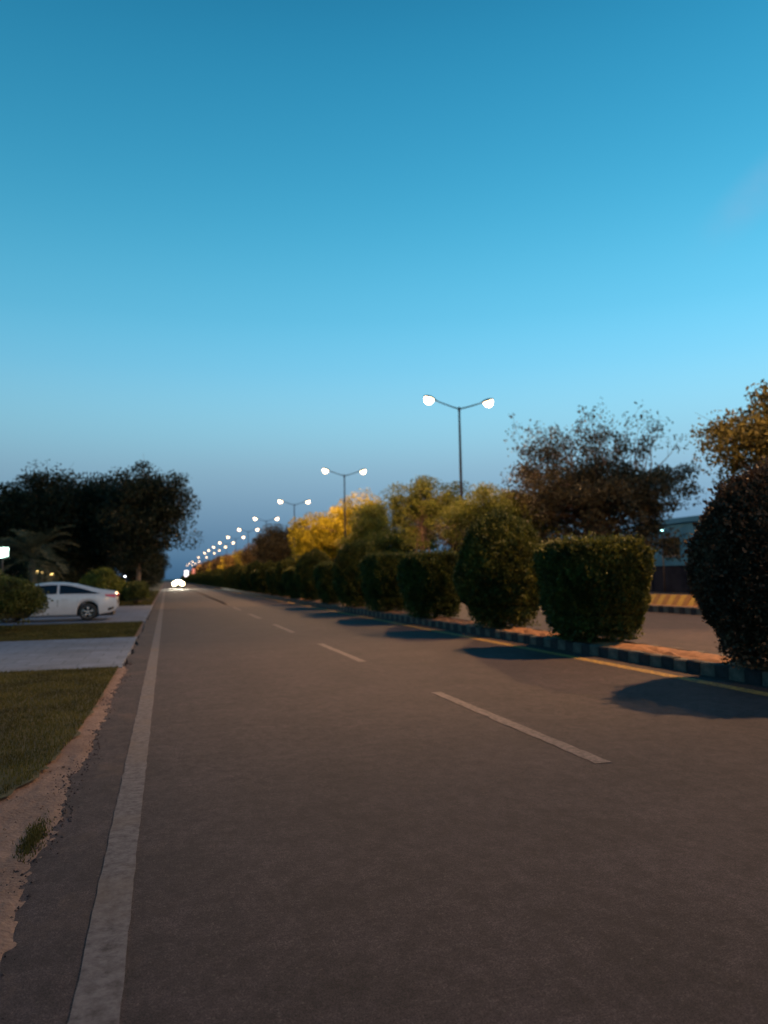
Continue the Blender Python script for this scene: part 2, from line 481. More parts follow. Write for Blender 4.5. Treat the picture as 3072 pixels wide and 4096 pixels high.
def ragged_line(name, x0, x1, y0, y1, mat, parent, z=0.004, amp=0.003, step=0.12, seed=1):
    r_ = random.Random(seed)
    ys = list(np.arange(y0, min(y1, 45), step)) + ([y1] if y1 <= 45 else [45 + 25 * i for i in range(int((y1 - 45) / 25) + 2)])
    vs, fs = [], []
    for y in ys:
        vs += [(x0 + r_.gauss(0, amp), y, z), (x1 + r_.gauss(0, amp), y, z)]
    for i in range(len(ys) - 1):
        fs.append((2 * i, 2 * i + 1, 2 * i + 3, 2 * i + 2))
    me = bpy.data.meshes.new(name); me.from_pydata(vs, [], fs); me.materials.append(mat)
    return put(bpy.data.objects.new(name, me), parent)

ragged_line('edge_line', -0.315, -0.148, -3, 1900, MT['white_line'], road, seed=2)
for k in range(60):
    y0 = 5.5 + 7.72 * k - 7.72
    ragged_line('lane_dash', 3.245, 3.385, y0, y0 + 3.95, MT['dash_line'], road, seed=10 + k, amp=0.006)
ragged_line('yellow_line', 6.82, 7.03, -3, 1900, MT['yellow_line'], road, seed=5)

# far carriageway, beyond the planted strip
road2 = sheet('far_road', rect(8.45, 17.1, -20, 1950), -0.004, MT['asphalt']); road2['label'] = 'asphalt carriageway beyond the clipped shrubs'
ragged_line('lane_dash', 8.9, 9.05, -3, 1900, MT['dash_line'], road2, z=0.0, seed=77)
for k in range(26):
    y0 = 4 + 7.7 * k
    ragged_line('lane_dash', 12.7, 12.84, y0, y0 + 3.9, MT['dash_line'], road2, z=0.0, seed=100 + k)
road3 = sheet('distant_road', rect(24.0, 32.5, -20, 1950), -0.004, MT['asphalt'])

# planted strip between the carriageways: mounded soil
def soil_strip(name, x0, x1, y0, y1, z, hump, mat, step=0.25, ymax=70, seed=0):
    r_ = np.random.default_rng(seed)
    ys = list(np.arange(y0, ymax, step)) + list(np.arange(ymax, y1, 20))
    xs = np.linspace(x0, x1, 9)
    vs = []
    for y in ys:
        for i, x in enumerate(xs):
            u = i / 8
            vs.append((x, y, z + hump * math.sin(math.pi * u) * (0.7 + 0.6 * r_.random()) + (0.012 * r_.standard_normal() if 0 < i < 8 else 0)))
    fs = [(j * 9 + i, j * 9 + i + 1, (j + 1) * 9 + i + 1, (j + 1) * 9 + i) for j in range(len(ys) - 1) for i in range(8)]
    me = bpy.data.meshes.new(name); me.from_pydata(vs, [], fs); me.materials.append(mat)
    o = put(bpy.data.objects.new(name, me)); o['kind'] = 'structure'
    return o
soil_strip('median_soil', 7.56, 8.32, -6, 1900, 0.155, 0.05, MT['soil'])
soil_strip('central_median_soil', 17.30, 22.4, -6, 1900, 0.20, 0.10, MT['soil'], step=0.6, seed=4)

def kerb_run(name, x0, x1, y0, n, far_y, h, mats, length=0.30, seed=0, label=None, lean=0.0):
    """kerb stones one by one near the camera, one joined run beyond"""
    root = empty(name, (0, 0, 0)); root['kind'] = 'structure'
    if label: root['label'] = label
    r_ = random.Random(seed)
    meshes = []
    for m in mats:
        for v in range(3):
            mb = MB()
            c = 0.02
            w = x1 - x0
            L = length - 0.012
            prof = [(0, -0.1), (lean, h - c), (c + lean, h), (w - c + lean, h), (w + lean, h - c), (w + lean, -0.1)]
            vs = [(x + r_.gauss(0, .003), 0, z + r_.gauss(0, .003)) for x, z in prof] + [(x + r_.gauss(0, .003), L, z + r_.gauss(0, .003)) for x, z in prof]
            fs = [(i, i + 1, i + 7, i + 6) for i in range(5)] + [(5, 4, 3, 2, 1, 0), (6, 7, 8, 9, 10, 11)]
            mb.add(vs, fs)
            me = mb.mesh('kerb_stone', m)
            meshes.append(me)
    for k in range(n):
        o = bpy.data.objects.new('kerb_stone', meshes[(k % len(mats)) * 3 + r_.randrange(3)])
        o.location = (x0 + r_.gauss(0, 0.004), y0 + k * length, r_.gauss(0, 0.004))
        o.rotation_euler = (0, 0, r_.gauss(0, 0.006))
        put(o, root)
    y = y0 + n * length
    if far_y > y:
        mb = MB(); idx = []
        k = n
        while y < min(far_y, 260):
            mb.box(x0, x1, y, y + length - 0.01, -0.1, h); idx += [k % len(mats)] * 6
            y += length; k += 1
        mb.box(x0 + 0.002, x1 - 0.002, y, far_y, -0.1, h - 0.002); idx += [0] * 6
        o = mb.build('kerb_stones_beyond', mats, root)
        o.data.polygons.foreach_set('material_index', idx)
        o['kind'] = 'stuff'
    return root
kerb_run('kerb', 7.40, 7.56, 4.2, 200, 1900, 0.18, [MT['kerb_black'], MT['kerb_white']], seed=1,
         label='black and white painted kerb along the planted strip')
kerb_run('kerb', 8.31, 8.45, 5.0, 90, 1900, 0.175, [MT['kerb_black'], MT['kerb_white']], seed=2,
         label='kerb on the far side of the planted strip')
kerb_run('kerb', 17.10, 17.28, 18.0, 60, 1900, 0.24, [MT['kerb_black'], MT['kerb_white']], seed=3,
         label='black and white kerb across the far carriageway')
kerb_run('kerb', 17.62, 17.8, 18.0, 60, 0, 0.60, [MT['kerb_yellow'], MT['kerb_ochre']], seed=4,
         label='yellow and ochre slanted edging stones behind the far kerb', lean=0.5)

# left verge: dirt, lawns, two paved driveways
def dirt_mesh():
    r_ = np.random.default_rng(11)
    xs = list(np.arange(-5.0, -1.0, 0.12)) + list(np.arange(-1.0, -0.48, 0.025)); ys = list(np.arange(-1, 14.2, 0.06))
    vs = []
    for y in ys:
        for x in xs:
            vs.append((x, y, max(-0.03, min(0.006, (-0.66 - x) * 0.14)) + 0.005 * math.sin(x * 3 + y) * math.sin(y * 2.2) + 0.004 * math.sin(9 * y + 14 * x) * math.sin(5.3 * y - 6 * x) + 0.0028 * r_.standard_normal()))
    nx = len(xs)
    fs = [(j * nx + i, j * nx + i + 1, (j + 1) * nx + i + 1, (j + 1) * nx + i) for j in range(len(ys) - 1) for i in range(nx - 1)]
    me = bpy.data.meshes.new('dirt_shoulder'); me.from_pydata(vs, [], fs); me.materials.append(MT['dirt'])
    me.polygons.foreach_set('use_smooth', [True] * len(me.polygons))
    return me
o = put(bpy.data.objects.new('dirt_shoulder', dirt_mesh())); o['kind'] = 'structure'
sheet('dirt_verge', rect(-14, -0.6, 14.2, 900), -0.045, MT['dirt'])

def wob(pts, amp, step, seed, skip=()):
    r_ = random.Random(seed)
    out = []
    for i in range(len(pts)):
        a, b = Vector((*pts[i], 0)), Vector((*pts[(i + 1) % len(pts)], 0))
        n = max(1, int((b - a).length / step)) if i not in skip else 1
        for k in range(n):
            p = a.lerp(b, k / n)
            out.append((p.x + r_.gauss(0, amp), p.y + r_.gauss(0, amp)))
    return out
LAWN_A = [(-16, 14.0), (-16, 4.8), (-3.0, 5.15), (-1.7, 5.25), (-1.2, 5.6), (-0.94, 6.5), (-0.84, 7.8), (-0.80, 10.0), (-0.78, 13.98)]
LAWN_B = [(-16, 29.0), (-16, 21.5), (-0.82, 21.35), (-0.80, 28.9)]
LAWN_C = [(-30, 900), (-30, 47.0), (-1.0, 46.8), (-0.95, 900)]
def lawn(pts, seed, skip=()):
    o = sheet('lawn', wob(pts, 0.03, 0.12, seed, skip), 0.028 if seed == 1 else 0.0, MT['lawn'])
    return o
lawn(LAWN_A, 1, (0, 1, 8)); lawn(LAWN_B, 2, (0,)); lawn(LAWN_C, 3, (0, 1, 2, 3))
def driveway(pts, label):
    me = MB()
    x = [p[0] for p in pts]
    vs = [(a, b, 0.02) for a, b in pts] + [(a, b, -0.05) for a, b in pts]
    n = len(pts)
    me.add(vs, [tuple(range(n))] + [(i, n + i, n + (i + 1) % n, (i + 1) % n) for i in range(n)])
    o = me.build('driveway', MT['paver']); o['kind'] = 'structure'; o['label'] = label
    return o
def dedge(y0, y1, seed):
    r_ = random.Random(seed)
    return [(-0.735 + r_.gauss(0, 0.012), y0 + (y1 - y0) * k / 40) for k in range(41)]
driveway([(-24, 21.45), (-24, 14.25)] + dedge(14.02, 21.25, 1), 'pale grey paved driveway between the two grass strips')
driveway([(-24, 47.0), (-24, 29.2)] + dedge(29.0, 46.7, 2), 'pale paved driveway under the parked white car')

def in_poly(P, pts):
    x, y = P[:, 0], P[:, 1]
    c = np.zeros(len(P), bool)
    j = len(pts) - 1
    for i in range(len(pts)):
        xi, yi = pts[i]; xj, yj = pts[j]
        c ^= ((yi > y) != (yj > y)) & (x < (xj - xi) * (y - yi) / (yj - yi + 1e-12) + xi)
        j = i
    return c
def blades(P, h, w, seed):
    r_ = np.random.default_rng(seed)
    n = len(P)
    a = r_.random(n) * 2 * np.pi
    hh = h * (0.5 + r_.random(n)); ww = w * (0.6 + 0.8 * r_.random(n))
    lean = 0.6 * hh * r_.random(n); la = r_.random(n) * 2 * np.pi
    base = np.c_[P, np.full(n, -0.002)] if P.shape[1] == 2 else P
    d = np.c_[np.cos(a) * ww, np.sin(a) * ww, np.zeros(n)]
    tip = base + np.c_[np.cos(la) * lean, np.sin(la) * lean, hh]
    return np.stack([base - d, base + d, tip], 1)
def scatter(poly, x0, x1, y0, y1, n, seed):
    r_ = np.random.default_rng(seed)
    P = np.c_[r_.uniform(x0, x1, n), r_.uniform(y0, y1, n)]
    return P[in_poly(P, poly)]
PA = scatter(LAWN_A, -6.0, -0.78, 5.0, 14.0, 150000, 1)
tuft = rng.normal((-0.74, 5.05), (0.03, 0.16), (1100, 2))
V = np.concatenate([blades(np.c_[PA, np.full(len(PA), .024)], 0.035, 0.004, 2), blades(np.c_[tuft, np.full(len(tuft), -.002)], 0.026, 0.004, 4)])
o = put(bpy.data.objects.new('grass', np_mesh('grass', V, 3, MT['grass'])))
tag(o, 'short mown grass on the verge in front of the near driveway', 'grass', kind='stuff')
PB = scatter(LAWN_B, -8.0, -0.8, 21.4, 28.9, 60000, 5)
o = put(bpy.data.objects.new('grass', np_mesh('grass', blades(PB, 0.05, 0.008, 6), 3, MT['grass'])))
tag(o, 'grass strip between the two driveways', 'grass', kind='stuff')
r_ = np.random.default_rng(12)
PC = np.c_[r_.uniform(-9, -0.85, 40000), 46.8 + 60 * r_.random(40000) ** 1.6]
o = put(bpy.data.objects.new('grass', np_mesh('grass', blades(PC, 0.09, 0.014, 7), 3, MT['grass'])))
tag(o, 'grass verge beyond the driveway of the parked car', 'grass', kind='stuff')

# loose stones and asphalt crumbs along the broken edge
def stones(name, P, smin, smax, mat, seed, label):
    r_ = np.random.default_rng(seed)
    octa = np.array([(1, 0, 0), (-1, 0, 0), (0, 1, 0), (0, -1, 0), (0, 0, 1), (0, 0, -1)], float)
    F = [(0, 2, 4), (2, 1, 4), (1, 3, 4), (3, 0, 4), (2, 0, 5), (1, 2, 5), (3, 1, 5), (0, 3, 5)]
    T = []
    for x, y, z in P:
        s = r_.uniform(smin, smax)
        v = octa * (0.6 + 0.7 * r_.random((6, 1))) * s * np.array([1, 1, 0.65])
        c, sn = np.cos(r_.random() * 6.3), np.sin(r_.random() * 6.3)
        v = v @ np.array([[c, -sn, 0], [sn, c, 0], [0, 0, 1]])
        v = v + np.array([x, y, z])
        T += [v[list(f)] for f in F]
    o = put(bpy.data.objects.new(name, np_mesh(name, np.array(T), 3, mat)))
    return tag(o, label, 'gravel', kind='stuff')
P = []
r_ = random.Random(5)
for k in range(1500):
    y = 1.5 + 14 * r_.random() ** 1.3
    P.append((edge_x(y) + r_.gauss(-.01, 0.05), y, 0.002))
stones('gravel', P, 0.004, 0.012, MT['asphalt'], 1, 'dark asphalt crumbs along the broken road edge')
P = [(r_.uniform(-3, -0.75), 1.5 + 6 * r_.random(), 0.005) for k in range(700)]
stones('gravel', P, 0.004, 0.014, MT['dirt'], 2, 'small stones scattered on the bare brown shoulder')

# ------------------------------------------------------------------ street lamps in the central median
LP_X, LP_Y0, LP_D, LP_H = 18.5, 12.6, 34.15, 12.15
def make_lamp():
    root = empty('street_lamp')
    mb = MB(); mb.tube([(0, 0, 0.0), (0, 0, 1.2), (0, 0, LP_H * .6), (0, 0, LP_H)], [0.13, 0.12, 0.092, 0.065], 12)
    mb.build('pole', MT['steel'], root, smooth=True)
    mb = MB(); mb.box(-.24, .24, -.24, .24, 0, 0.03); mb.tube([(0, 0, 0.03), (0, 0, 0.35)], [0.16, 0.15], 12)
    mb.build('base', MT['steel'], root)
    mb = MB(); mb.lathe([(0.0, 0.12), (0.06, 0.10), (0.085, 0.03), (0.085, -0.18), (0.07, -0.2)], 12, c=(0, 0, LP_H))
    mb.build('pole_cap', MT['steel'], root, smooth=True)
    tilt = R(17)
    for s in (-1, 1):
        mb = MB()
        pts = [(s * 0.04, 0, LP_H - 0.02), (s * 0.5, 0, LP_H + 0.10), (s * 1.0, 0, LP_H + 0.255), (s * 1.62, 0, LP_H + 0.46)]
        mb.tube(pts, [0.05, 0.045, 0.042, 0.038], 8)
        mb.build('arm', MT['steel'], root, smooth=True)
        # luminaire: flattened cobra-head housing along the arm direction
        ux, uz = s * math.cos(tilt), math.sin(tilt)
        nx, nz = -s * math.sin(tilt), math.cos(tilt)
        ox, oz = s * 1.55, LP_H + 0.45
        prof = [(0.0, 0.05, 0.05), (0.12, 0.07, 0.07), (0.24, 0.22, 0.13), (0.5, 0.32, 0.16), (0.76, 0.27, 0.13), (0.90, 0.12, 0.07), (0.95, 0.02, 0.02)]
        vs, fs = [], []
        n = 12
        for L, w, h in prof:
            for k in range(n):
                a = 2 * math.pi * k / n
                hh = math.sin(a) * h if math.sin(a) > 0 else math.sin(a) * 0.03
                vs.append((ox + ux * L + nx * hh, math.cos(a) * w, oz + uz * L + nz * hh))
        for i in range(len(prof) - 1):
            for k in range(n):
                fs.append((i * n + k, i * n + (k + 1) % n, (i + 1) * n + (k + 1) % n, (i + 1) * n + k))
        fs += [tuple(range(n)), tuple(len(vs) - n + k for k in range(n))]
        hd = MB().add(vs, fs).build('luminaire', MT['housing'], root, smooth=True)
        # lit glass bowl under the housing, oversized to imitate the lamp's glare
        vs, fs = [], []
        rr = 6
        for i in range(rr):
            ph = (math.pi / 2) * i / (rr - 1)
            for k in range(n):
                a = 2 * math.pi * k / n
                L = 0.54 + 0.34 * math.cos(a) * math.cos(ph)
                w = 0.30 * math.sin(a) * math.cos(ph)
                d = -0.035 - 0.40 * math.sin(ph)
                vs.append((ox + ux * L + nx * d, w, oz + uz * L + nz * d))
        for i in range(rr - 1):
            for k in range(n):
                fs.append((i * n + k, (i + 1) * n + k, (i + 1) * n + (k + 1) % n, i * n + (k + 1) % n))
        MB().add(vs, fs).build('lens', MT['lamp'], hd, smooth=True)
        # two overlapping beams per head, thrown up and down the road as such luminaires do
        for ys in (-1, 1):
            L_ = bpy.data.lights.new('lamp_beam', 'SPOT')
            L_.energy = LAMP_WATTS * (1.0 if s < 0 else 0.42); L_.color = LAMP_COLOR; L_.spot_size = R(122); L_.spot_blend = .35; L_.shadow_soft_size = .12
            lo = bpy.data.objects.new('lamp_beam', L_)
            lo.location = (ox + ux * .54 - nx * .52, ys * .05, oz + uz * .54 - nz * .52)
            lo.rotation_euler = Vector((s * .40, ys * .58, -.71)).to_track_quat('-Z', 'Y').to_euler()
            put(lo, hd)
    return root
ORD = ['first', 'second', 'third', 'fourth', 'fifth', 'sixth', 'seventh', 'eighth', 'ninth', 'tenth', 'eleventh', 'twelfth',
       'thirteenth', 'fourteenth', 'fifteenth', 'sixteenth', 'seventeenth', 'eighteenth', 'nineteenth', 'twentieth',
       'twenty-first', 'twenty-second', 'twenty-third', 'twenty-fourth', 'twenty-fifth', 'twenty-sixth', 'twenty-seventh', 'twenty-eighth']
lamp0 = make_lamp()
lamp_labels = {1: 'tallest, nearest lit double-arm street lamp in view, its pole rising from olive trees',
               2: 'second lit double-arm street lamp from the right, beside the bright yellow tree',
               3: 'third lit double-arm street lamp from the right, before the brown domed tree'}
i0 = 0
for k in range(-1, 20):
    if k in (11, 13, 14, 16, 18):
        continue
    o = lamp0 if k == -1 else copy_tree(lamp0)
    o.location = (LP_X, LP_Y0 + k * LP_D, 0.22)
    if k in (-1, 0):
        lb = 'lit double-arm street lamp of the same row standing outside the frame on the right' if k == 0 else 'lit double-arm street lamp of the same row standing behind the viewer'
    elif k in lamp_labels:
        lb = lamp_labels[k]
    elif k <= 9:
        lb = f'lit double-arm street lamp, {ORD[k - 1]} from the right in the receding row'
    else:
        lb = 'tiny lit street lamp among the cluster of lights near the vanishing point'
    tag(o, lb, 'street lamp', 'double-arm street lamps along the central median')

# ------------------------------------------------------------------ clipped shrubs in the planted strip
def shrub_surface(kind, th, t, r_seed):
    """radius and height of a clipped shrub: t = 0 bottom .. 1 top"""
    if kind == 'dome':
        H, z0 = 2.72, 0.20
        z = z0 + (H - z0) * t
        prof = np.interp(t, [0, .06, .18, .36, .5, .65, .78, .88, .95, 1], [.42, .66, .90, 1.04, 1.02, .94, .81, .64, .45, .02])
        rx = ry = prof
        ex = 2.0
    else:
        H, z0 = 1.86, 0.22
        z = z0 + (H - z0) * t
        prof = np.interp(t, [0, .1, .3, .6, .85, .93, .97, 1], [.55, .76, .92, 1.0, 1.0, .97, .90, .02])
        rx, ry = prof * 0.86, prof * 1.12
        ex = 4.2
    c, s = np.abs(np.cos(th)), np.abs(np.sin(th))
    rad = ((c / np.maximum(rx, 1e-3)) ** ex + (s / np.maximum(ry, 1e-3)) ** ex) ** (-1 / ex)
    lump = (1 + 0.045 * np.sin(2 * th + r_seed) * np.sin(3 * t * np.pi + r_seed * 2) + 0.03 * np.sin(5 * th + 3 * z + r_seed) + 0.022 * np.sin(11 * th - 5 * z + 2 * r_seed)
            + 0.015 * np.sin(19 * th + 13 * z))
    return rad * lump, z
def shrub_meshes(kind, seed, n, leaf, mat):
    r_ = np.random.default_rng(seed)
    m = int(n * 1.9)
    th = r_.random(m) * 2 * np.pi
    t = r_.random(m)
    rad, z = shrub_surface(kind, th, t, seed)
    keep = r_.random(m) < np.clip(rad / 1.1 + 0.1, 0, 1)
    th, t, rad, z = th[keep], t[keep], rad[keep], z[keep]
    # extra leaves over the top face
    mt = int(n * (0.45 if kind == 'flat' else 0.12))
    th2 = r_.random(mt) * 2 * np.pi
    rt_, zt_ = shrub_surface(kind, th2, np.full(mt, 0.965), seed)
    f = np.sqrt(r_.random(mt))
    H = 1.86 if kind == 'flat' else 2.72
    depth = np.abs(r_.normal(0, 0.07, len(th))) - r_.exponential(0.018, len(th))
    px = np.r_[(rad - depth) * np.cos(th), rt_ * f * np.cos(th2)]
    py = np.r_[(rad - depth) * np.sin(th), rt_ * f * np.sin(th2)]
    pz = np.r_[z - 0.3 * depth, np.full(mt, H) - np.abs(r_.normal(0, 0.05, mt)) + r_.exponential(0.035, mt) - (0.25 * f ** 2 if kind == 'dome' else 0.03 * f ** 6)]
    # ragged skirt at the bottom
    low = pz < 0.55
    pz = pz - low * r_.exponential(0.09, len(pz))
    pz = np.maximum(pz, 0.05)
    # stray shoots that have outgrown the last clipping
    ns, nl = 150, 26
    ths = np.repeat(r_.random(ns) * 2 * np.pi, nl); ts = np.repeat(np.clip(r_.beta(1.6, 1.0, ns), .05, .985), nl)
    rs, zs = shrub_surface(kind, ths, ts, seed)
    u = r_.random(ns * nl); ln = np.repeat(r_.uniform(.05, .17, ns), nl)
    upw = np.repeat(r_.uniform(.2, 1.0, ns), nl)
    ro = rs + u * ln * (1 - .5 * upw)
    px = np.r_[px, ro * np.cos(ths) + r_.normal(0, .012, len(u))]; py = np.r_[py, ro * np.sin(ths) + r_.normal(0, .012, len(u))]
    pz = np.r_[pz, zs + u * ln * upw + r_.normal(0, .012, len(u))]
    C = np.c_[px, py, pz]
    n_ = len(C)
    out = np.c_[px, py, 0.6 * (pz - 1.0)]
    out /= np.linalg.norm(out, axis=1)[:, None] + 1e-6
    d = out * 0.75 + r_.normal(0, 0.55, (n_, 3)) + np.array([0, 0, 0.25])
    d /= np.linalg.norm(d, axis=1)[:, None]
    w = np.cross(d, r_.normal(0, 1, (n_, 3))); w /= np.linalg.norm(w, axis=1)[:, None] + 1e-6
    L = leaf * (0.45 + 1.2 * r_.random(n_) ** 1.5)[:, None]
    W = L * 0.30
    V = np.stack([C - d * L * .5, C + w * W, C + d * L * .5, C - w * W], 1)
    crown = np_mesh('crown', V, 4, mat)
    # inner twig mass that keeps the shrub opaque
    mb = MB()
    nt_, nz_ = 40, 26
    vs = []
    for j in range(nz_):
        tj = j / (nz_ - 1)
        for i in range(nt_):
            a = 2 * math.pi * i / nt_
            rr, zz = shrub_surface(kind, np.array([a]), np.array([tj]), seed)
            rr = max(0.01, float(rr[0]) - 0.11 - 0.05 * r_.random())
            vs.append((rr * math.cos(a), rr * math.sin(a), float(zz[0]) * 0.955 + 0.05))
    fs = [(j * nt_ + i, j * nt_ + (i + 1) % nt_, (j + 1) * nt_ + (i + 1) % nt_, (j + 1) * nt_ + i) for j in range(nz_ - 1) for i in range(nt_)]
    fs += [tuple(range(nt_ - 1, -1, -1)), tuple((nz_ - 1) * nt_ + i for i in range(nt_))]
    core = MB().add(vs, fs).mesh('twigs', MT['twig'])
    st = MB()
    for k in range(6):
        a = r_.random() * 6.28
        st.tube([(0.10 * math.cos(a), 0.10 * math.sin(a), -0.05), (0.2 * math.cos(a), 0.25 * math.sin(a), 0.22), (0.32 * math.cos(a), 0.45 * math.sin(a), 0.5)], [0.045, 0.03, 0.02], 6)
    return crown, core, st.mesh('trunk', MT['bark'], True)
SM = {('dome', 0): shrub_meshes('dome', 1, 42000, 0.055, MT['topiary']),
      ('dome', 1): shrub_meshes('dome', 2, 30000, 0.065, MT['topiary']),
      ('dome', 2): shrub_meshes('dome', 5, 60000, 0.048, MT['topiary_dark']),
      ('flat', 0): shrub_meshes('flat', 3, 42000, 0.055, MT['topiary']),
      ('flat', 1): shrub_meshes('flat', 4, 26000, 0.065, MT['topiary'])}
def shrub(kind, var, y, s=(1, 1, 1), rz=0, label='', x=7.97):
    root = empty('topiary_shrub', (x, y, 0.18), rz, label, 'shrub', 'clipped shrubs along the planted strip')
    root.scale = s
    for nm, me in zip(('crown', 'twigs', 'trunk'), SM[(kind, var)]):
        put(bpy.data.objects.new(nm, me), root)
    return root
near = [('dome', 2, 8.6, (1.05, 1.05, 0.99), 0.4, 'large dark maroon domed shrub cut off by the right edge of the picture'),
        ('flat', 0, 13.4, (0.95, 0.93, 1.0), 0.0, 'wide flat-topped clipped shrub beside the large dark dome'),
        ('dome', 0, 17.6, (1.06, 1.06, 1.03), 1.0, 'tall olive domed shrub between two flat-topped shrubs'),
        ('flat', 1, 22.8, (1.0, 1.1, 1.02), 3.14, 'flat-topped clipped shrub just past the tall olive dome'),
        ('flat', 0, 27.8, (0.95, 1.1, 1.08), 3.14, 'flat-topped clipped shrub, middle one of the paired flat shrubs and a dome'),
        ('dome', 1, 32.3, (1.05, 1.05, 1.03), 2.0, 'second olive domed shrub, behind the paired flat-topped shrubs'),
        ('flat', 1, 37.3, (1, 1.05, 1.0), 0, 'small flat-topped shrub between the second and third olive domes'),
        ('dome', 0, 42.6, (1.05, 1.05, 1.02), 3.3, 'third olive domed shrub, in front of the bright yellow tree')]
for k_, v_, y_, s_, rz_, lb in near:
    shrub(k_, v_, y_, s_, rz_, lb)
r_ = random.Random(9)
y, k = 47.4, 0
while y < 420:
    kind = 'dome' if k % 2 else 'flat'
    if y < 100:
        n_k = k // 2
        lb = (f'{ORD[3 + n_k]} domed shrub from the right in the dark hedge line' if kind == 'dome'
              else f'{ORD[4 + n_k]} flat-topped shrub from the right in the dark hedge line')
    else:
        lb = 'small far clipped shrub merging into the dark hedge line toward the horizon'
    shrub(kind, 1, y, (r_.uniform(.95, 1.1), r_.uniform(.95, 1.15), r_.uniform(.93, 1.06)), r_.uniform(-.2, .2) + 3.14 * (k % 2), lb)
    y += r_.uniform(4.5, 5.2); k += 1

# ------------------------------------------------------------------ trees
def tree_meshes(seed, env, n_cl, cl_r, per, leaf, lmat, bmat, trunk_r, fork, stems=1, shell=0.45, wisps=0, droop=0.3, lean=(0, 0), spread=0.25, lobe=0.13):
    """env: (cx, cy, cz, rx, ry, rz, flat_bottom)"""
    r_ = np.random.default_rng(seed)
    cx, cy_, cz, rx, ry, rz, fb = env
    ph = r_.random((5, 3)) * 6.28
    k3 = r_.normal(0, 2.2, (5, 3))
    C = []
    while len(C) < n_cl:
        d = r_.normal(0, 1, 3); d /= np.linalg.norm(d)
        if d[2] < 0 and r_.random() < 0.3: d[2] *= -0.4
        lob = 1 + lobe * sum(math.sin(k3[i] @ d + ph[i, 0]) for i in range(5)) / 1.6
        rr = r_.random() ** shell * lob
        p = np.array([cx + d[0] * rx * rr, cy_ + d[1] * ry * rr, cz + d[2] * rz * rr * (1 if d[2] > 0 else fb)])
        C.append(p)
    C = np.array(C)
    mb = MB()
    tops = []
    for s in range(stems):
        a = r_.random() * 6.28
        sp = spread * (stems > 1)
        b0 = Vector((0.12 * math.cos(a) * (stems > 1), 0.12 * math.sin(a) * (stems > 1), -0.15))
        f = Vector((lean[0] + sp * fork * math.cos(a + 2.1 * s), lean[1] + sp * fork * math.sin(a + 2.1 * s), fork * (0.9 + .2 * r_.random())))
        mid = b0.lerp(f, 0.5) + Vector((r_.normal(0, .04 * fork), r_.normal(0, .04 * fork), 0))
        topp = Vector((cx * .6 + f.x * .4, cy_ * .6 + f.y * .4, cz + rz * 0.35))
        m2 = f.lerp(topp, .5) + Vector((r_.normal(0, .05 * fork), r_.normal(0, .05 * fork), 0))
        mb.tube([b0, mid, f, m2, topp], [trunk_r * 1.25, trunk_r, trunk_r * .8, trunk_r * .5, trunk_r * .2], 9)
        tops.append((f, m2, topp))
    for i, c in enumerate(C):
        f, m2, topp = tops[i % stems]
        c_ = Vector(c)
        u = min(1, max(0, (c[2] - 0.8 - f.z) / max(.1, topp.z - f.z)))
        st = f.lerp(topp, u * 0.8)
        m = st.lerp(c_, 0.5) + Vector((r_.normal(0, .15), r_.normal(0, .15), 0.10 * (c_ - st).length))
        rb = trunk_r * 0.28 * (0.6 + .5 * r_.random())
        mb.tube([st, m, c_], [rb, rb * .55, rb * .16], 5, cap=False)
        for q in range(2):
            e = c_ + Vector(r_.normal(0, cl_r * .6, 3))
            mb.tube([m.lerp(c_, .6), e], [rb * .25, rb * .1], 4, cap=False)
    # leaves
    n = int(per * len(C))
    idx = r_.integers(0, len(C), n)
    rad = cl_r * (0.55 + 0.9 * r_.random(len(C)))[idx]
    off = r_.normal(0, 1, (n, 3)); off *= (np.minimum(np.linalg.norm(off, axis=1), 1.9) / np.linalg.norm(off, axis=1))[:, None]
    P = C[idx] + off * rad[:, None] * np.array([.62, .62, .45])
    # bare twigs with a few leaves reaching out of the top
    for k in range(wisps):
        a = r_.random() * 6.28; rr = .75 * math.sqrt(r_.random())
        b0 = Vector((cx + rx * rr * math.cos(a), cy_ + ry * rr * math.sin(a), cz + rz * .75 * math.sqrt(1 - rr * rr)))
        dr = Vector((.5 * math.cos(a) * rr, .5 * math.sin(a) * rr, 1)) + Vector(r_.normal(0, .2, 3))
        ln = rz * (.25 + .42 * r_.random())
        pts = [b0]
        for q in range(4):
            pts.append(pts[-1] + dr.normalized() * ln / 3)
            dr = dr + Vector(r_.normal(0, .28, 3)) + Vector((0, 0, -.05 * q))
        mb.tube(pts, [.035, .028, .02, .014, .008], 4, cap=False)
        tips = [(pts[-1], .22)]
        for q in range(5):
            b_ = pts[2 + q % 3]; e = b_ + Vector(r_.normal(0, 1, 3)).normalized() * ln * .35 + Vector((0, 0, ln * .15))
            mb.tube([b_, e], [.013, .006], 4, cap=False); tips.append((e, .17))
        for tp_, sg_ in tips:
            P = np.concatenate([P, np.array(tp_) + r_.normal(0, sg_, (9, 3))])
    n = len(P)
    d = r_.normal(0, 1, (n, 3)); d[:, 2] -= droop; d /= np.linalg.norm(d, axis=1)[:, None]
    w = np.cross(d, r_.normal(0, 1, (n, 3))); w /= np.linalg.norm(w, axis=1)[:, None] + 1e-6
    L = leaf * (0.6 + .8 * r_.random(n))[:, None]
    V = np.stack([P - d * L * .5, P + w * L * .24, P + d * L * .5, P - w * L * .24], 1)
    return mb.mesh('trunk', bmat, True), np_mesh('crown', V, 4, lmat)
def tree(name, loc, label, meshes, rz=0, s=1.0, group=None, cat='tree'):
    root = empty(name, loc, rz, label, cat, group)
    root.scale = (s, s, s) if not hasattr(s, '__len__') else s
    for nm, me in zip(('trunk', 'crown'), meshes):
        put(bpy.data.objects.new(nm, me), root)
    return root

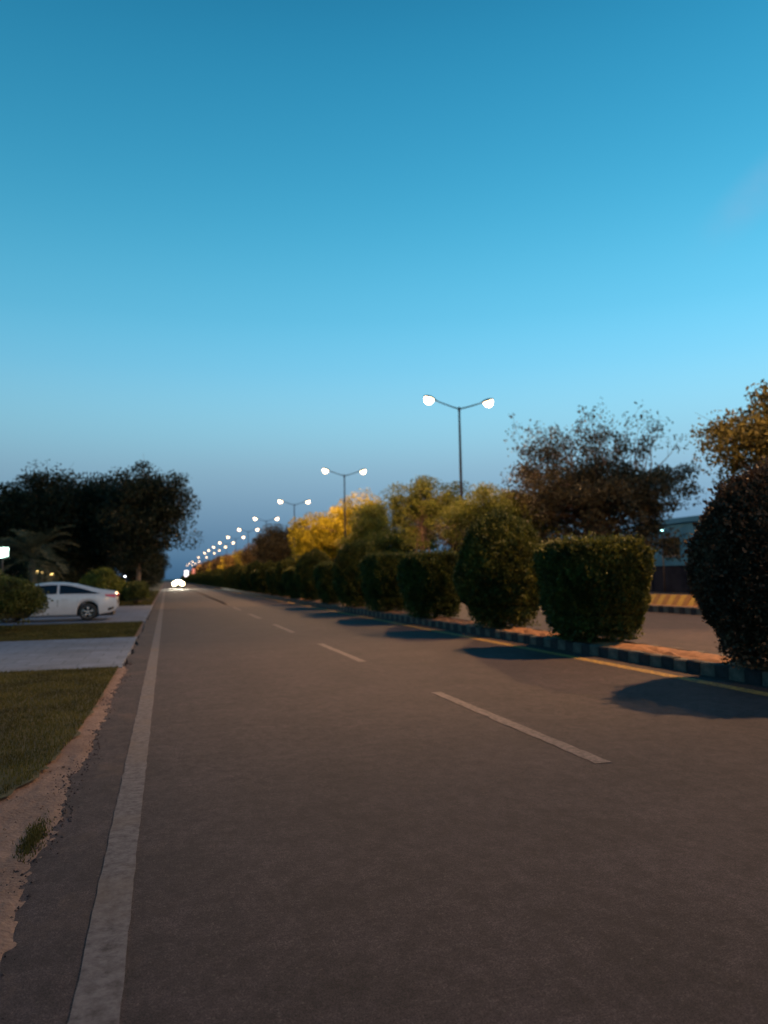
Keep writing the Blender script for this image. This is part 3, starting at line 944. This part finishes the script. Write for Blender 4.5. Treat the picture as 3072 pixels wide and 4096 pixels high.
GR = 'trees in the central median'
tree('broadleaf_tree', (21.3, 21.6, 0.2), 'tall brownish leafy tree leaning in at the right edge, above the dark domed shrub',
     tree_meshes(21, (0, 0, 5.7, 3.0, 3.0, 2.25, 1.1), 140, .6, 190, .17, MT['leaf_amber'], MT['bark'], .16, 3.4, shell=.5), group=GR)
tree('broadleaf_tree', (26.0, 22.5, 0.0), 'low shaggy tree filling in under the tall tree at the right edge',
     tree_meshes(22, (0, 0, 3.2, 3.3, 3.3, 2.0, .9), 80, .7, 260, .17, MT['leaf_olive'], MT['bark'], .13, 1.6), group=GR)
tree('broad_brown_tree', (25.0, 41.0, 0.0), 'broad dark brown tree with wispy bare top branches',
     tree_meshes(23, (-.3, 0, 5.4, 4.9, 4.9, 3.5, .9), 260, .75, 200, .19, MT['leaf_brown'], MT['bark_pale'], .3, 2.6, stems=3, shell=.36, wisps=60, lobe=.26), group=GR)
tree('olive_tree', (18.8, 43.2, 0.2), 'round olive-green tree hiding the foot of the nearest lamp pole',
     tree_meshes(24, (0, 0, 4.7, 2.5, 2.5, 1.9, .9), 90, .65, 270, .15, MT['leaf_olive'], MT['bark'], .12, 2.2, stems=2), group=GR)
tree('olive_tree', (21.6, 43.0, 0.2), 'smaller olive-green tree touching the broad brown tree',
     tree_meshes(25, (0, 0, 4.4, 2.0, 2.0, 1.7, .9), 60, .62, 260, .15, MT['leaf_olive'], MT['bark'], .12, 2.2), group=GR)
tree('airy_tree', (19.9, 58.5, 0.2), 'airy tree with several slender bare stems and a thin rounded crown',
     tree_meshes(26, (0, 0, 6.3, 3.3, 3.3, 3.1, .85), 170, .6, 150, .17, MT['leaf_olive'], MT['bark_pale'], .085, 2.9, stems=4, shell=.4, spread=.3), group=GR)
tree('conical_tree', (19.2, 74.0, 0.2), 'dark olive pointed tree to the right of the bright yellow tree',
     tree_meshes(27, (0, 0, 4.7, 2.3, 2.3, 3.6, .9), 120, .7, 230, .2, MT['leaf_olive'], MT['bark'], .14, 2.0), group=GR)
tree('yellow_tree', (17.9, 89.0, 0.2), 'bright golden yellow tree lit by the lamp above it',
     tree_meshes(28, (0, 0, 5.1, 3.6, 3.6, 3.4, 1.0), 150, .85, 260, .24, MT['leaf_gold'], MT['bark_pale'], .18, 2.0, stems=2, droop=1.4), group=GR)
tree('yellow_tree', (20.4, 85.6, 0.2), 'taller pale golden tree with feathery top behind the second lamp pole',
     tree_meshes(29, (0, 0, 6.6, 3.2, 3.2, 4.0, .9), 120, .75, 170, .24, MT['leaf_gold'], MT['bark_pale'], .16, 2.6, stems=3, droop=1.0), group=GR)
tree('yellow_tree', (20.6, 77.5, 0.2), 'slim golden tree peeking above the pointed olive tree',
     tree_meshes(30, (0, 0, 6.9, 1.7, 1.7, 3.0, .9), 60, .6, 170, .22, MT['leaf_gold'], MT['bark_pale'], .12, 2.6, droop=1.0), group=GR)
tree('domed_tree', (19.5, 138.0, 0.2), 'dark brown domed tree to the left of the yellow tree',
     tree_meshes(31, (0, 0, 5.6, 4.6, 4.6, 5.2, .9), 220, 1.0, 180, .3, MT['leaf_brown'], MT['bark'], .25, 2.4), group=GR)
mh = tree_meshes(32, (0, 0, 5.0, 4.4, 4.4, 4.6, .9), 120, 1.0, 150, .34, MT['leaf_rust'], MT['bark'], .2, 2.2)
my = tree_meshes(33, (0, 0, 4.6, 3.8, 3.8, 4.2, .9), 110, 1.0, 150, .34, MT['leaf_gold'], MT['bark'], .2, 2.2)
for k, (yy, ms, s_, lb) in enumerate([(172, mh, .95, 'rust-coloured tree just left of the dark brown domed tree'),
                                      (198, my, .9, 'far golden tree among rust-coloured trees along the median'),
                                      (226, mh, 1.0, 'far rust-coloured tree beyond the small golden tree')]):
    tree('median_tree', (19.5 + (k % 3) * .6, yy, 0.2), lb, ms, rz=k * 1.3, s=s_, group=GR)
r_ = random.Random(4)
for k in range(16):
    tree('median_tree', (19.4 + r_.random() * 1.5, 250 + k * 24 + r_.random() * 8, 0.2), 'tiny far tree in the brown line of trees along the median',
         mh if k % 3 else my, rz=k * 2.1, s=.85 + .3 * r_.random(), group=GR)

tree('olive_tree', (20.6, 66.0, 0.2), 'low olive tree filling the gap left of the airy slender-stemmed tree',
     tree_meshes(35, (0, 0, 3.9, 3.0, 3.0, 2.6, .9), 110, .7, 200, .19, MT['leaf_olive'], MT['bark'], .12, 1.6, stems=2), group=GR)
tree('olive_tree', (20.8, 51.5, 0.2), 'low dim olive tree behind the round olive-green tree at the lamp pole',
     tree_meshes(36, (0, 0, 3.3, 2.2, 2.6, 2.0, .9), 80, .65, 200, .17, MT['leaf_brown'], MT['bark'], .12, 1.4, stems=2), group=GR)
# trees beyond, on the far side of the main road
GF = 'trees beyond the main road'
mf = tree_meshes(40, (0, 0, 4.6, 4.2, 4.2, 3.9, .9), 130, 1.0, 170, .3, MT['leaf_dark'], MT['bark'], .2, 2.0)
mf2 = tree_meshes(41, (0, 0, 4.0, 3.4, 3.4, 3.0, .9), 100, 1.0, 170, .3, MT['leaf_brown'], MT['bark'], .2, 1.6)
for k, (x_, y_, s_, ms, lb) in enumerate([
        (35, 66, .62, mf2, 'low dim tree seen behind the broad brown tree'),
        (36.5, 96, .62, mf, 'dark low tree behind the airy slender-stemmed tree'),
        (36, 135, .95, mf, 'dark tree silhouette rising behind the bright yellow tree'),
        (38, 165, 1.1, mf, 'dark tree silhouette left of the yellow tree top'),
        (37, 205, 1.0, mf2, 'dim brown tree in the distance behind the domed tree')]):
    tree('distant_tree', (x_, y_, 0), lb, ms, rz=k, s=s_, group=GF)
for k in range(14):
    tree('distant_tree', (38 + 6 * r_.random(), 240 + k * 30, 0), 'tiny dim tree in the far tree line beyond the main road', mf if k % 2 else mf2, rz=k, s=.9 + .3 * r_.random(), group=GF)

# left side trees
GL = 'dark trees behind the parked car'
tree('dark_tree', (-1.75, 53.0, 0), 'tall dark tree overhanging the road, nearest the vanishing point',
     tree_meshes(50, (0.30, 0, 5.6, 2.6, 2.9, 3.3, .95), 190, .8, 210, .19, MT['leaf_dark'], MT['bark_pale'], .17, 2.6, shell=.45, droop=.8, lobe=.2), group=GL)
tree('dark_tree', (-4.2, 57.5, 0), 'dark feathery tree in the middle of the left-hand clump',
     tree_meshes(51, (-.4, 0, 5.5, 2.0, 2.4, 3.9, .95), 150, .8, 210, .19, MT['leaf_dark'], MT['bark_pale'], .14, 2.6, lobe=.2), group=GL)
tree('dark_tree', (-8.7, 57.0, 0), 'broad black-green tree crown at the left edge behind the palm',
     tree_meshes(52, (0, 0, 5.2, 3.7, 3.7, 4.2, .95), 260, .95, 200, .21, MT['leaf_dark'], MT['bark'], .25, 2.4, shell=.4), group=GL)
tree('dark_tree', (-14.0, 58.0, 0), 'black-green tree behind the palm, mostly cut off by the left edge',
     tree_meshes(53, (0, 0, 4.8, 3.7, 3.7, 3.9, .95), 200, .95, 180, .21, MT['leaf_dark'], MT['bark'], .25, 2.4), group=GL)
ml = tree_meshes(54, (0, 0, 4.2, 2.4, 2.4, 3.4, .95), 110, .8, 170, .24, MT['leaf_dark'], MT['bark'], .16, 2.0)
for k, (x_, y_, s_, lb) in enumerate([(-6.3, 66, 1.05, 'dark tree filling the gap behind the left-hand clump'),
                                      (-2.9, 74, .78, 'small dark tree behind the tall tree overhanging the road'),
                                      (-2.2, 96, .85, 'small dark roadside tree farther along the left verge')]):
    tree('dark_tree', (x_, y_, 0), lb, ml, rz=k * 1.7, s=s_, group=GL)
for k in range(12):
    tree('dark_tree', (-3.2 - 1.2 * r_.random(), 118 + k * 26, 0), 'tiny far roadside tree on the left near the vanishing point', ml, rz=k, s=.8 + .3 * r_.random(), group=GL)

# bushes on the left
def bush_meshes(seed, rx, ry, h, n, leaf, mat):
    r_ = np.random.default_rng(seed)
    d = r_.normal(0, 1, (n, 3)); d[:, 2] = np.abs(d[:, 2]) * 1.0 - 0.25 * r_.random(n); d /= np.linalg.norm(d, axis=1)[:, None]
    ph = r_.random(6) * 6.28; kk = r_.normal(0, 3.0, (6, 3))
    lob = 1 + 0.07 * np.sin(d @ kk.T + ph).sum(1) / 1.5
    rr = (1 - np.abs(r_.normal(0, .10, n))) * lob + r_.exponential(.02, n)
    P = d * rr[:, None] * np.array([rx, ry, h * .62]) + np.array([0, 0, h * .38])
    P[:, 2] = np.maximum(P[:, 2], 0.02)
    dd = d * .5 + r_.normal(0, .7, (n, 3)); dd /= np.linalg.norm(dd, axis=1)[:, None]
    w = np.cross(dd, r_.normal(0, 1, (n, 3))); w /= np.linalg.norm(w, axis=1)[:, None] + 1e-6
    L = leaf * (.6 + .8 * r_.random(n))[:, None]
    crown = np_mesh('crown', np.stack([P - dd * L * .5, P + w * L * .26, P + dd * L * .5, P - w * L * .26], 1), 4, mat)
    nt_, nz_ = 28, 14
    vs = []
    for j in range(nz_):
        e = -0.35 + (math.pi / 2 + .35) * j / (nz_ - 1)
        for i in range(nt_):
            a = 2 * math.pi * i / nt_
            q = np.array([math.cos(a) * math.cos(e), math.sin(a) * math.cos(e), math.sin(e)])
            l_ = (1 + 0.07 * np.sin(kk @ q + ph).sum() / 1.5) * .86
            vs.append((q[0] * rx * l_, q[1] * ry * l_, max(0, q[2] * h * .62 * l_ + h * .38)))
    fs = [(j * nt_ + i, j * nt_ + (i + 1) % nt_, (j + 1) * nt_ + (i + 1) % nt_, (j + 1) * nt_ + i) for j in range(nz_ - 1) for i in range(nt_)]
    st = MB()
    for k in range(5):
        a = r_.random() * 6.28
        st.tube([(0, 0, -.05), (rx * .3 * math.cos(a), ry * .3 * math.sin(a), h * .3), (rx * .5 * math.cos(a), ry * .5 * math.sin(a), h * .55)], [.05, .03, .015], 6)
    return crown, MB().add(vs, fs).mesh('twigs', MT['twig'], True), st.mesh('stems', MT['bark'], True)
def bush(loc, label, ms, rz=0, s=1):
    root = empty('bush', loc, rz, label, 'bush', 'bushes on the left verge')
    root.scale = (s, s, s)
    for nm, me in zip(('crown', 'twigs', 'stems'), ms):
        put(bpy.data.objects.new(nm, me), root)
bush((-5.35, 25.2, 0), 'big round green bush hiding the front of the parked white car',
     bush_meshes(60, 1.65, 1.5, 2.0, 26000, .085, MT['leaf_green']))
bush((-7.6, 24.6, 0), 'dark bush at the left edge beside the big round green bush',
     bush_meshes(61, 1.4, 1.4, 1.9, 14000, .085, MT['leaf_green']))
bush((-3.75, 48.6, 0), 'yellowish rounded bush behind the white car\'s roof',
     bush_meshes(62, 1.25, 1.2, 2.25, 12000, .12, MT['leaf_olive']))
bush((-2.85, 49.2, 0), 'small tan bush between the yellowish bush and the clipped dark bush',
     bush_meshes(63, .7, .7, 1.5, 6000, .11, MT['leaf_rust']))
bush((-1.75, 48.4, 0), 'low dark clipped bush at the corner of the driveway by the road',
     bush_meshes(64, .8, .8, 1.45, 8000, .11, MT['leaf_green']))
bush((-7.2, 51.5, 0), 'tall dark bush behind the parked car below the palm',
     bush_meshes(65, 2.0, 1.5, 2.9, 16000, .14, MT['leaf_dark']))
bush((-11.2, 49.0, 0), 'tall dark bush by the white floodlight',
     bush_meshes(66, 1.9, 1.6, 2.9, 14000, .14, MT['leaf_dark']))

# palm
def palm(loc, label):
    root = empty('palm_tree', loc, 0, label, 'palm')
    r_ = random.Random(8)
    mb = MB()
    pts, rad = [], []
    for k in range(14):
        pts.append((0.05 * math.sin(k), 0.05 * math.cos(k * .7), k * .21 - .1)); rad.append(.19 - .004 * k + (.02 if k % 2 else 0))
    mb.tube(pts, rad, 12)
    mb.build('trunk', MT['bark'], root, smooth=True)
    for k in range(26):
        az = k * 2.4 + r_.uniform(-.2, .2)
        el = R(r_.uniform(-15, 78))
        L = r_.uniform(2.2, 2.9)
        p = Vector((0, 0, 2.65)); pts = []
        e = el
        for s in range(14):
            pts.append(p.copy())
            p = p + Vector((math.cos(az) * math.cos(e), math.sin(az) * math.cos(e), math.sin(e))) * (L / 13)
            e -= R(6.2)
        m = MB(); m.tube(pts, [0.028 * (1 - i / 15) + .004 for i in range(14)], 5)
        side = Vector((-math.sin(az), math.cos(az), 0))
        for i in range(2, 14):
            for q in (0, .5):
                if i == 13 and q: continue
                b_ = pts[i] if not q else pts[i].lerp(pts[min(i + 1, 13)], q)
                tg = (pts[min(i + 1, 13)] - pts[i - 1]).normalized()
                ll = .62 * math.sin(math.pi * (.15 + .8 * i / 14))
                for sg in (-1, 1):
                    tip = b_ + (side * sg * .75 + tg * .6 + Vector((0, 0, r_.uniform(-.1, .35)))).normalized() * ll
                    mid_ = b_.lerp(tip, .5) + Vector((0, 0, .02))
                    wv = tg * .022
                    o_ = len(m.v)
                    m.v += [tuple(b_ - wv), tuple(b_ + wv), tuple(mid_ + wv * 1.2), tuple(tip), tuple(mid_ - wv * 1.2)]
                    m.f.append((o_, o_ + 1, o_ + 2, o_ + 3, o_ + 4))
        m.build('frond', MT['palm'], root)
palm((-6.6, 43.0, 0), 'feathery palm with arching grey-green fronds on the left')

# ------------------------------------------------------------------ cars
def make_car(name, loc, rz, label, paint, headlights=None, cat='car'):
    root = empty(name, loc, rz, label, cat)
    Wd = 0.90
    tx = [-2.33, -2.31, -2.24, -1.95, -1.5, -1.0, -.4, .1, .6, 1.0, 1.3, 1.75, 2.08, 2.26, 2.33]
    tz = [.66, .98, 1.075, 1.12, 1.22, 1.36, 1.445, 1.45, 1.39, 1.22, 1.03, .95, .87, .74, .52]
    bx = [-2.33, -2.28, -2.1, -1.7, 1.7, 2.1, 2.3, 2.33]
    bz = [.50, .36, .27, .20, .19, .21, .30, .40]
    wheels_x = (-1.32, 1.38)
    WR, AR = .325, .385
    def top(x): return float(np.interp(x, tx, tz))
    def smooth_top(x): return (top(x - .05) + 2 * top(x) + top(x + .05)) / 4 if abs(x) < 2.2 else top(x)
    def bot(x):
        z = float(np.interp(x, bx, bz))
        for w in wheels_x:
            d = abs(x - w)
            if d < AR:
                z = max(z, WR + math.sqrt(AR * AR - d * d))
        return z
    def width(x):
        a = abs(x)
        return Wd * (1 - (.17 * ((a - 1.5) / .83) ** 2.2 if a > 1.5 else 0))
    def section(x):
        zt, zb, W = smooth_top(x), bot(x), width(x)
        zs = min(.955 - .02 * x / 2.3, zt - .05)
        zb = min(zb, zs - .12)
        g = max(0, min(1, (zt - zs) / .48))
        y6 = W * (.90 - .23 * g)
        return [(0, zb), (.80 * W, zb), (.955 * W, zb + .015), (.99 * W, zb + .10 * (zs - zb)), (W, zb + .45 * (zs - zb)), (.985 * W, zb + .8 * (zs - zb)),
                (.955 * W, zs - .01), (.915 * W, zs + .02 * g), (y6, zs + (zt - zs) * .84), (y6 * .86, zs + (zt - zs) * .95), (y6 * .5, zt - .008), (0, zt)]
    xs = sorted(set([round(v, 3) for v in np.arange(-2.33, 2.331, .06)] + [-2.33, 2.33] + [w + d for w in wheels_x for d in (-AR, AR, -AR - .01, AR + .01)]))
    secs = [section(x) for x in xs]
    n = len(secs[0])
    vs, fs = [], []
    for x, s in zip(xs, secs):
        full = [(x, -y, z) for y, z in s] + [(x, y, z) for y, z in s[-2:0:-1]]
        vs += full
    m = 2 * n - 2
    for i in range(len(xs) - 1):
        for k in range(m):
            fs.append((i * m + k, i * m + (k + 1) % m, (i + 1) * m + (k + 1) % m, (i + 1) * m + k))
    fs += [tuple(range(m - 1, -1, -1)), tuple((len(xs) - 1) * m + k for k in range(m))]
    body = MB().add(vs, fs).build('body', paint, root, smooth=True)
    def side_pt(x, i, f, sg, off=.008):
        s = section(x)
        y = s[i][0] * (1 - f) + s[i + 1][0] * f; z = s[i][1] * (1 - f) + s[i + 1][1] * f
        return (x, sg * (y + off), z + off * .3)
    def patch(nm, xa, xb, i, flo, fhi, sg, mat, parent, nx=18, off=.008):
        v, f = [], []
        for k in range(nx + 1):
            x = xa + (xb - xa) * k / nx
            lo, hi = flo(x), fhi(x)
            for j in range(4):
                v.append(side_pt(x, i, lo + (hi - lo) * j / 3, sg, off))
        for k in range(nx):
            for j in range(3):
                a = k * 4 + j
                q = (a, a + 1, a + 5, a + 4)
                f.append(q if sg > 0 else q[::-1])
        return MB().add(v, f).build(nm, mat, parent, smooth=True)
    for sg in (-1, 1):
        hi = lambda x: float(np.interp(x, [-1.75, -1.3, -.7, .5, .8, 1.08], [.12, .62, .9, .92, .8, .12]))
        patch('side_window', -1.75, -.32, 7, lambda x: .07, hi, sg, MT['glass'], root)
        patch('side_window', -.24, 1.08, 7, lambda x: .07, hi, sg, MT['glass'], root)
        d_ = patch('door_seam', -.285, -.270, 4, lambda x: -.0, lambda x: 1.0, sg, MT['black'], root, nx=1, off=.004)
        h_ = MB().box(-.62, -.42, sg * .905 - .012, sg * .905 + .012, .80, .825).build('door_handle', paint, root, bevel=.006)
        h_ = MB().box(.42, .62, sg * .905 - .012, sg * .905 + .012, .80, .825).build('door_handle', paint, root, bevel=.006)
        patch('tail_light', -2.27, -1.92, 5, lambda x: float(np.interp(x, [-2.27, -1.92], [-.2, .55])), lambda x: .98, sg, MT['tail_red'], root, nx=6, off=.012)
        patch('headlight', 1.95, 2.28, 4, lambda x: .2, lambda x: .95, sg, MT['head_glass'], root, nx=6, off=.012)
        patch('rear_bumper_vent', -2.22, -2.02, 3, lambda x: .1, lambda x: .5, sg, MT['black'], root, nx=4, off=.006)
        mr0 = MB(); mr0.lathe([(0, .09), (.06, .07), (.09, 0), (.06, -.07), (0, -.08)], 10, c=(0, 0, 0))
        mir = mr0.build('mirror', paint, root, smooth=True, loc=(.82, sg * .97, .98))
    # rear and front glass, lamps on the tail
    def tp(x, y): 
        s = section(x)
        ys = [p[0] for p in s[8:]][::-1]; zs = [p[1] for p in s[8:]][::-1]
        return (x, y, float(np.interp(abs(y), ys, zs)) + .01)
    for nm, xa, xb in (('rear_window', -1.85, -.95), ('windscreen', .55, 1.22)):
        v, f = [], []
        for i in range(9):
            x = xa + (xb - xa) * i / 8
            hw = section(x)[9][0] * .9
            for j in range(9):
                v.append(tp(x, hw * (-1 + 2 * j / 8)))
        f = [(i * 9 + j, (i + 1) * 9 + j, (i + 1) * 9 + j + 1, i * 9 + j + 1) for i in range(8) for j in range(8)]
        MB().add(v, f).build(nm, MT['glass'], root, smooth=True)
    MB().box(-2.345, -2.325, -.26, .26, .60, .72).build('number_plate', MT['kerb_white'], root)
    MB().box(-2.34, -2.30, -.72, -.30, .86, .96).build('tail_light', MT['tail_red'], root, bevel=.01)
    MB().box(-2.34, -2.30, .30, .72, .86, .96).build('tail_light', MT['tail_red'], root, bevel=.01)
    MB().box(2.30, 2.342, -.55, .55, .36, .52).build('grille', MT['black'], root, bevel=.01)
    MB().box(-2.2, 2.2, -.70, .70, .17, .30).build('underbody', MT['black'], root)
    # wheels
    mt = MB(); mt.lathe([(.21, -.095), (.29, -.105), (.318, -.085), (.325, -.04), (.325, .04), (.318, .085), (.29, .105), (.21, .095)], 32, 'Y')
    tyre = mt.mesh('tyre', MT['rubber'], True)
    rm = MB(); rm.lathe([(.222, -.10), (.205, -.085), (.20, .08), (.222, .10)], 28, 'Y')
    rm.lathe([(0, -.085), (.05, -.083), (.055, -.06)], 14, 'Y')
    for k in range(5):
        a = 2 * math.pi * k / 5 + .3
        for da in (-.16, .16):
            c1, c2 = (.045 * math.cos(a), .045 * math.sin(a)), (.21 * math.cos(a + da), .21 * math.sin(a + da))
            rm.tube([(c1[0], -.078, c1[1]), (c2[0], -.088, c2[1])], [.019, .016], 6)
    rim = rm.mesh('rim', MT['alloy'], True)
    hb = MB(); hb.lathe([(0, -.03), (.205, -.03), (.205, .03), (0, .03)], 24, 'Y')
    disc = hb.mesh('wheel', MT['black'])
    for w in wheels_x:
        for sg in (-1, 1):
            o = bpy.data.objects.new('wheel', disc)
            o.location = (w, sg * .79, WR)
            if sg > 0: o.rotation_euler = (0, 0, math.pi)
            put(o, root)
            put(bpy.data.objects.new('tyre', tyre), o); put(bpy.data.objects.new('rim', rim), o)
    if headlights:
        for sg in (-1, 1):
            b_ = MB()
            b_.lathe([(0, -.07), (.22, -.055), (.30, 0), (.27, .05)], 14, 'Y')  # glowing disc made oversized to imitate headlight glare
            o = b_.build('headlamp_glare', headlights, root, smooth=True)
            o.location = (2.36, sg * .60, .78); o.rotation_euler = (0, 0, R(90))
            o2 = o.copy(); o2.location = (2.38, sg * .22, 1.02); put(o2, root)  # added upper pair, not real lamps: fills out the glare blob
            L = bpy.data.lights.new('headlamp_beam', 'SPOT'); L.energy = 4000; L.color = (1, .9, .7); L.spot_size = R(50); L.spot_blend = .7; L.shadow_soft_size = .08
            lo = bpy.data.objects.new('headlamp_beam', L)
            lo.location = (2.5, sg * .62, .66); lo.rotation_euler = (R(87), 0, R(-90))
            put(lo, root)
    return root
make_car('parked_car', (-4.12, 31.5, 0.02), math.pi, 'white sedan parked on the driveway with its tail toward the road', MT['car_white'])
make_car('oncoming_car', (1.75, 125, 0.0), R(-90), 'distant oncoming car with glaring headlights at the end of the road', MT['car_grey'],
         emit('headlamp', (1.0, .80, .48), 22))

# ------------------------------------------------------------------ buildings and lights
def box_part(nm, parent, mat, *b, bevel=0):
    return MB().box(*b).build(nm, mat, parent, bevel=bevel)
def window(parent, x, y0, y1, z0, z1, mat=None, frame=None):
    """window in a wall facing -X at x"""
    f = MB()
    f.box(x - .05, x + .02, y0 - .07, y0, z0 - .07, z1 + .07); f.box(x - .05, x + .02, y1, y1 + .07, z0 - .07, z1 + .07)
    f.box(x - .05, x + .02, y0, y1, z0 - .07, z0); f.box(x - .05, x + .02, y0, y1, z1, z1 + .07); f.box(x - .04, x + .01, (y0 + y1) / 2 - .03, (y0 + y1) / 2 + .03, z0, z1)
    w = f.build('window', frame or MT['wood'], parent)
    MB().box(x - .02, x - .004, y0, y1, z0, z1).build('pane', mat or MT['glass'], w)
    MB().box(x - .16, x + .02, y0 - .12, y1 + .12, z0 - .15, z0 - .07).build('sill', MT['wall_pale'], w)
    return w
h = empty('house', (40, 50, 0), 0, 'teal blue house wall with a dark window, seen between shrubs', 'house')
g = MB(); g.box(0, 9, -6, 8, 0, 5.3); g.build('wall', MT['teal'], h)
box_part('roof', h, MT['teal'], -.25, 9.25, -6.25, 8.25, 5.302, 5.45)
box_part('parapet', h, MT['teal'], -.1, .05, -6.1, 8.1, 5.452, 5.75)
window(h, -.004, 3.6, 5.6, 2.75, 4.15, frame=MT['black']); window(h, -.004, -4.6, -2.6, 2.75, 4.15, frame=MT['black'])
box_part('door', h, MT['wood'], -.05, .0, -.7, .4, 0.02, 2.15)
bw = empty('boundary_wall', (34.0, 30, 0), 0, 'long dark navy boundary wall in front of the teal house', 'wall')
box_part('wall', bw, MT['navy_wall'], 0, .23, -10, 120, -.05, 1.75)
box_part('coping', bw, MT['navy_wall'], -.05, .28, -10, 120, 1.752, 1.84)
for k in range(32):
    box_part('pillar', bw, MT['navy_wall'], -.08, -.003, -10 + k * 4.1, -9.65 + k * 4.1, -.05, 1.75)
for k, (yy, ww, hh, lb) in enumerate([(84, 14, 4.6, 'dim low house with a flat roof behind the airy slender-stemmed tree'), (106, 16, 5.4, 'dim low house behind the dark olive pointed tree'),
                                      (66, 10, 4.2, 'dim low house behind the round olive-green trees')]):
    hh_ = empty('house', (42 + 2 * k, yy, 0), 0, lb, 'house', 'houses beyond the boundary wall')
    box_part('wall', hh_, MT['wall_pale'], 0, 9, -ww / 2, ww / 2, 0, hh)
    box_part('roof', hh_, MT['roof'], -.5, 9.5, -ww / 2 - .5, ww / 2 + .5, hh + .002, hh + .3)
    box_part('parapet', hh_, MT['roof'], -.2, 0, -ww / 2, ww / 2, hh + .302, hh + .9)
    for q in range(3):
        yc = -ww / 2 + ww * (q + .5) / 3
        window(hh_, -.004, yc - .8, yc + .8, 1.2, 2.6)
    box_part('door', hh_, MT['wood'], -.05, 0, -ww / 6 - .5, -ww / 6 + .5, 0.02, 2.1)

# house on the left, mostly hidden by the dark trees
hl = empty('house', (-13.5, 66, 0), 0, 'dim house behind the dark trees on the left', 'house')
box_part('wall', hl, MT['wall_pale'], -9, 7.5, 0, 10, 0, 4.2)
box_part('roof', hl, MT['roof'], -9.5, 8, -.5, 10.5, 4.202, 4.5)
for xc in (-5, -1, 3.4):
    f = MB()
    f.box(xc - .8, xc + .8, -.05, .02, .95, 1.02); f.box(xc - .8, xc + .8, -.05, .02, 2.38, 2.45)
    f.box(xc - .8, xc - .73, -.05, .02, 1.02, 2.38); f.box(xc + .73, xc + .8, -.05, .02, 1.02, 2.38)
    w = f.build('window', MT['wood'], hl)
    MB().box(xc - .73, xc + .73, -.02, -.004, 1.02, 2.38).build('pane', MT['glass'], w)
box_part('door', hl, MT['wood'], 5.2, 6.2, -.05, 0, 0.02, 2.15)

def post_light(name, loc, h_, size, mat, label, cat, group=None):
    root = empty(name, loc, 0, label, cat, group)
    m = MB(); m.tube([(0, 0, -.05), (0, 0, h_ - size)], [.05, .04], 8)
    m.build('post', MT['steel'], root, smooth=True)
    m = MB(); m.lathe([(0.02, h_ + size * 1.05), (size * .5, h_ + size * .95), (size * 1.05, h_ + size * .75), (size * 1.05, h_ + size * .62), (size * .2, h_ + size * .62)], 14)
    m.build('cap', MT['housing'], root, smooth=True)
    m = MB(); m.lathe([(.03, h_ - size), (size * .6, h_ - size * .8), (size, h_), (size * .9, h_ + size * .6), (.02, h_ + size * .6)], 16)
    m.build('globe', mat, root, smooth=True)
    return root
warm = emit('porch_glow', (1.0, .66, .20), 9)
white = emit('flood_glow', (.62, 1.0, .84), 9)
cyan = emit('cyan_glow', (.45, 1.0, 1.0), 14)
yel = emit('yellow_glow', (1.0, .78, .04), 2.2)
GP = 'warm garden lights behind the parked car'
post_light('garden_light', (-7.39, 47.6, 0), 2.10, 0.12, warm, 'leftmost warm garden light above the big green bush', 'garden light', GP)
post_light('garden_light', (-7.15, 47.6, 0), 2.07, 0.12, warm, 'warm garden light just right of the leftmost one', 'garden light', GP)
post_light('garden_light', (-6.80, 47.6, 0), 2.02, 0.06, warm, 'small dim orange garden light, third from the left', 'garden light', GP)
post_light('garden_light', (-6.31, 47.6, 0), 1.90, 0.08, warm, 'warm garden light above the white car\'s roof', 'garden light', GP)
post_light('garden_light', (-2.75, 56.0, 0), 1.75, .05, emit('pale_glow', (.8, .85, 1.0), 12), 'faint white garden light between the trunks of the dark trees', 'garden light', 'faint lights')
fl = empty('floodlight', (-8.60, 46.0, 0), R(10), 'bright greenish-white floodlight at the left edge', 'floodlight')
m = MB(); m.tube([(0, 0, -.05), (0, 0, 2.8)], [.06, .05], 8); m.build('post', MT['steel'], fl, smooth=True)
m = MB(); m.box(-.33, .33, 0, .12, 2.78, 3.42); m.build('housing', MT['housing'], fl, bevel=.02)
m = MB(); m.box(-.29, .29, -.02, -.003, 2.83, 3.37); m.build('lens', white, fl)
post_light('wall_light', (33.5, 46.7, 0), 4.35, .10, cyan, 'small cyan-white lamp on a thin post beside the teal house', 'lamp')
post_light('yellow_light', (26.2, 64.6, 0), 5.2, .28, yel, 'yellow globe light on a post between the airy tree and the tall olive dome', 'lamp')

def sign(loc, w, h_, z, mat, label):
    root = empty('lit_sign', loc, 0, label, 'sign')
    for sx in (-w * .4, w * .4):
        m = MB(); m.tube([(sx, .1, -.05), (sx, .1, z + h_)], .07, 8); m.build('post', MT['steel'], root)
    MB().box(-w / 2, w / 2, 0, .06, z, z + h_).build('board', MT['housing'], root)
    MB().box(-w / 2 + .05, w / 2 - .05, -.02, -.003, z + .05, z + h_ - .05).build('face', mat, root)
sign((7.2, 300, 0), 1.5, 2.4, 2.3, emit('sign_white', (1, .86, .86), 3.0), 'small glowing white sign near the vanishing point')
sign((9.8, 300, 0), 1.1, 2.4, 3.0, emit('sign_red', (1, .30, .20), 0.9), 'small glowing red sign right of the white one near the vanishing point')
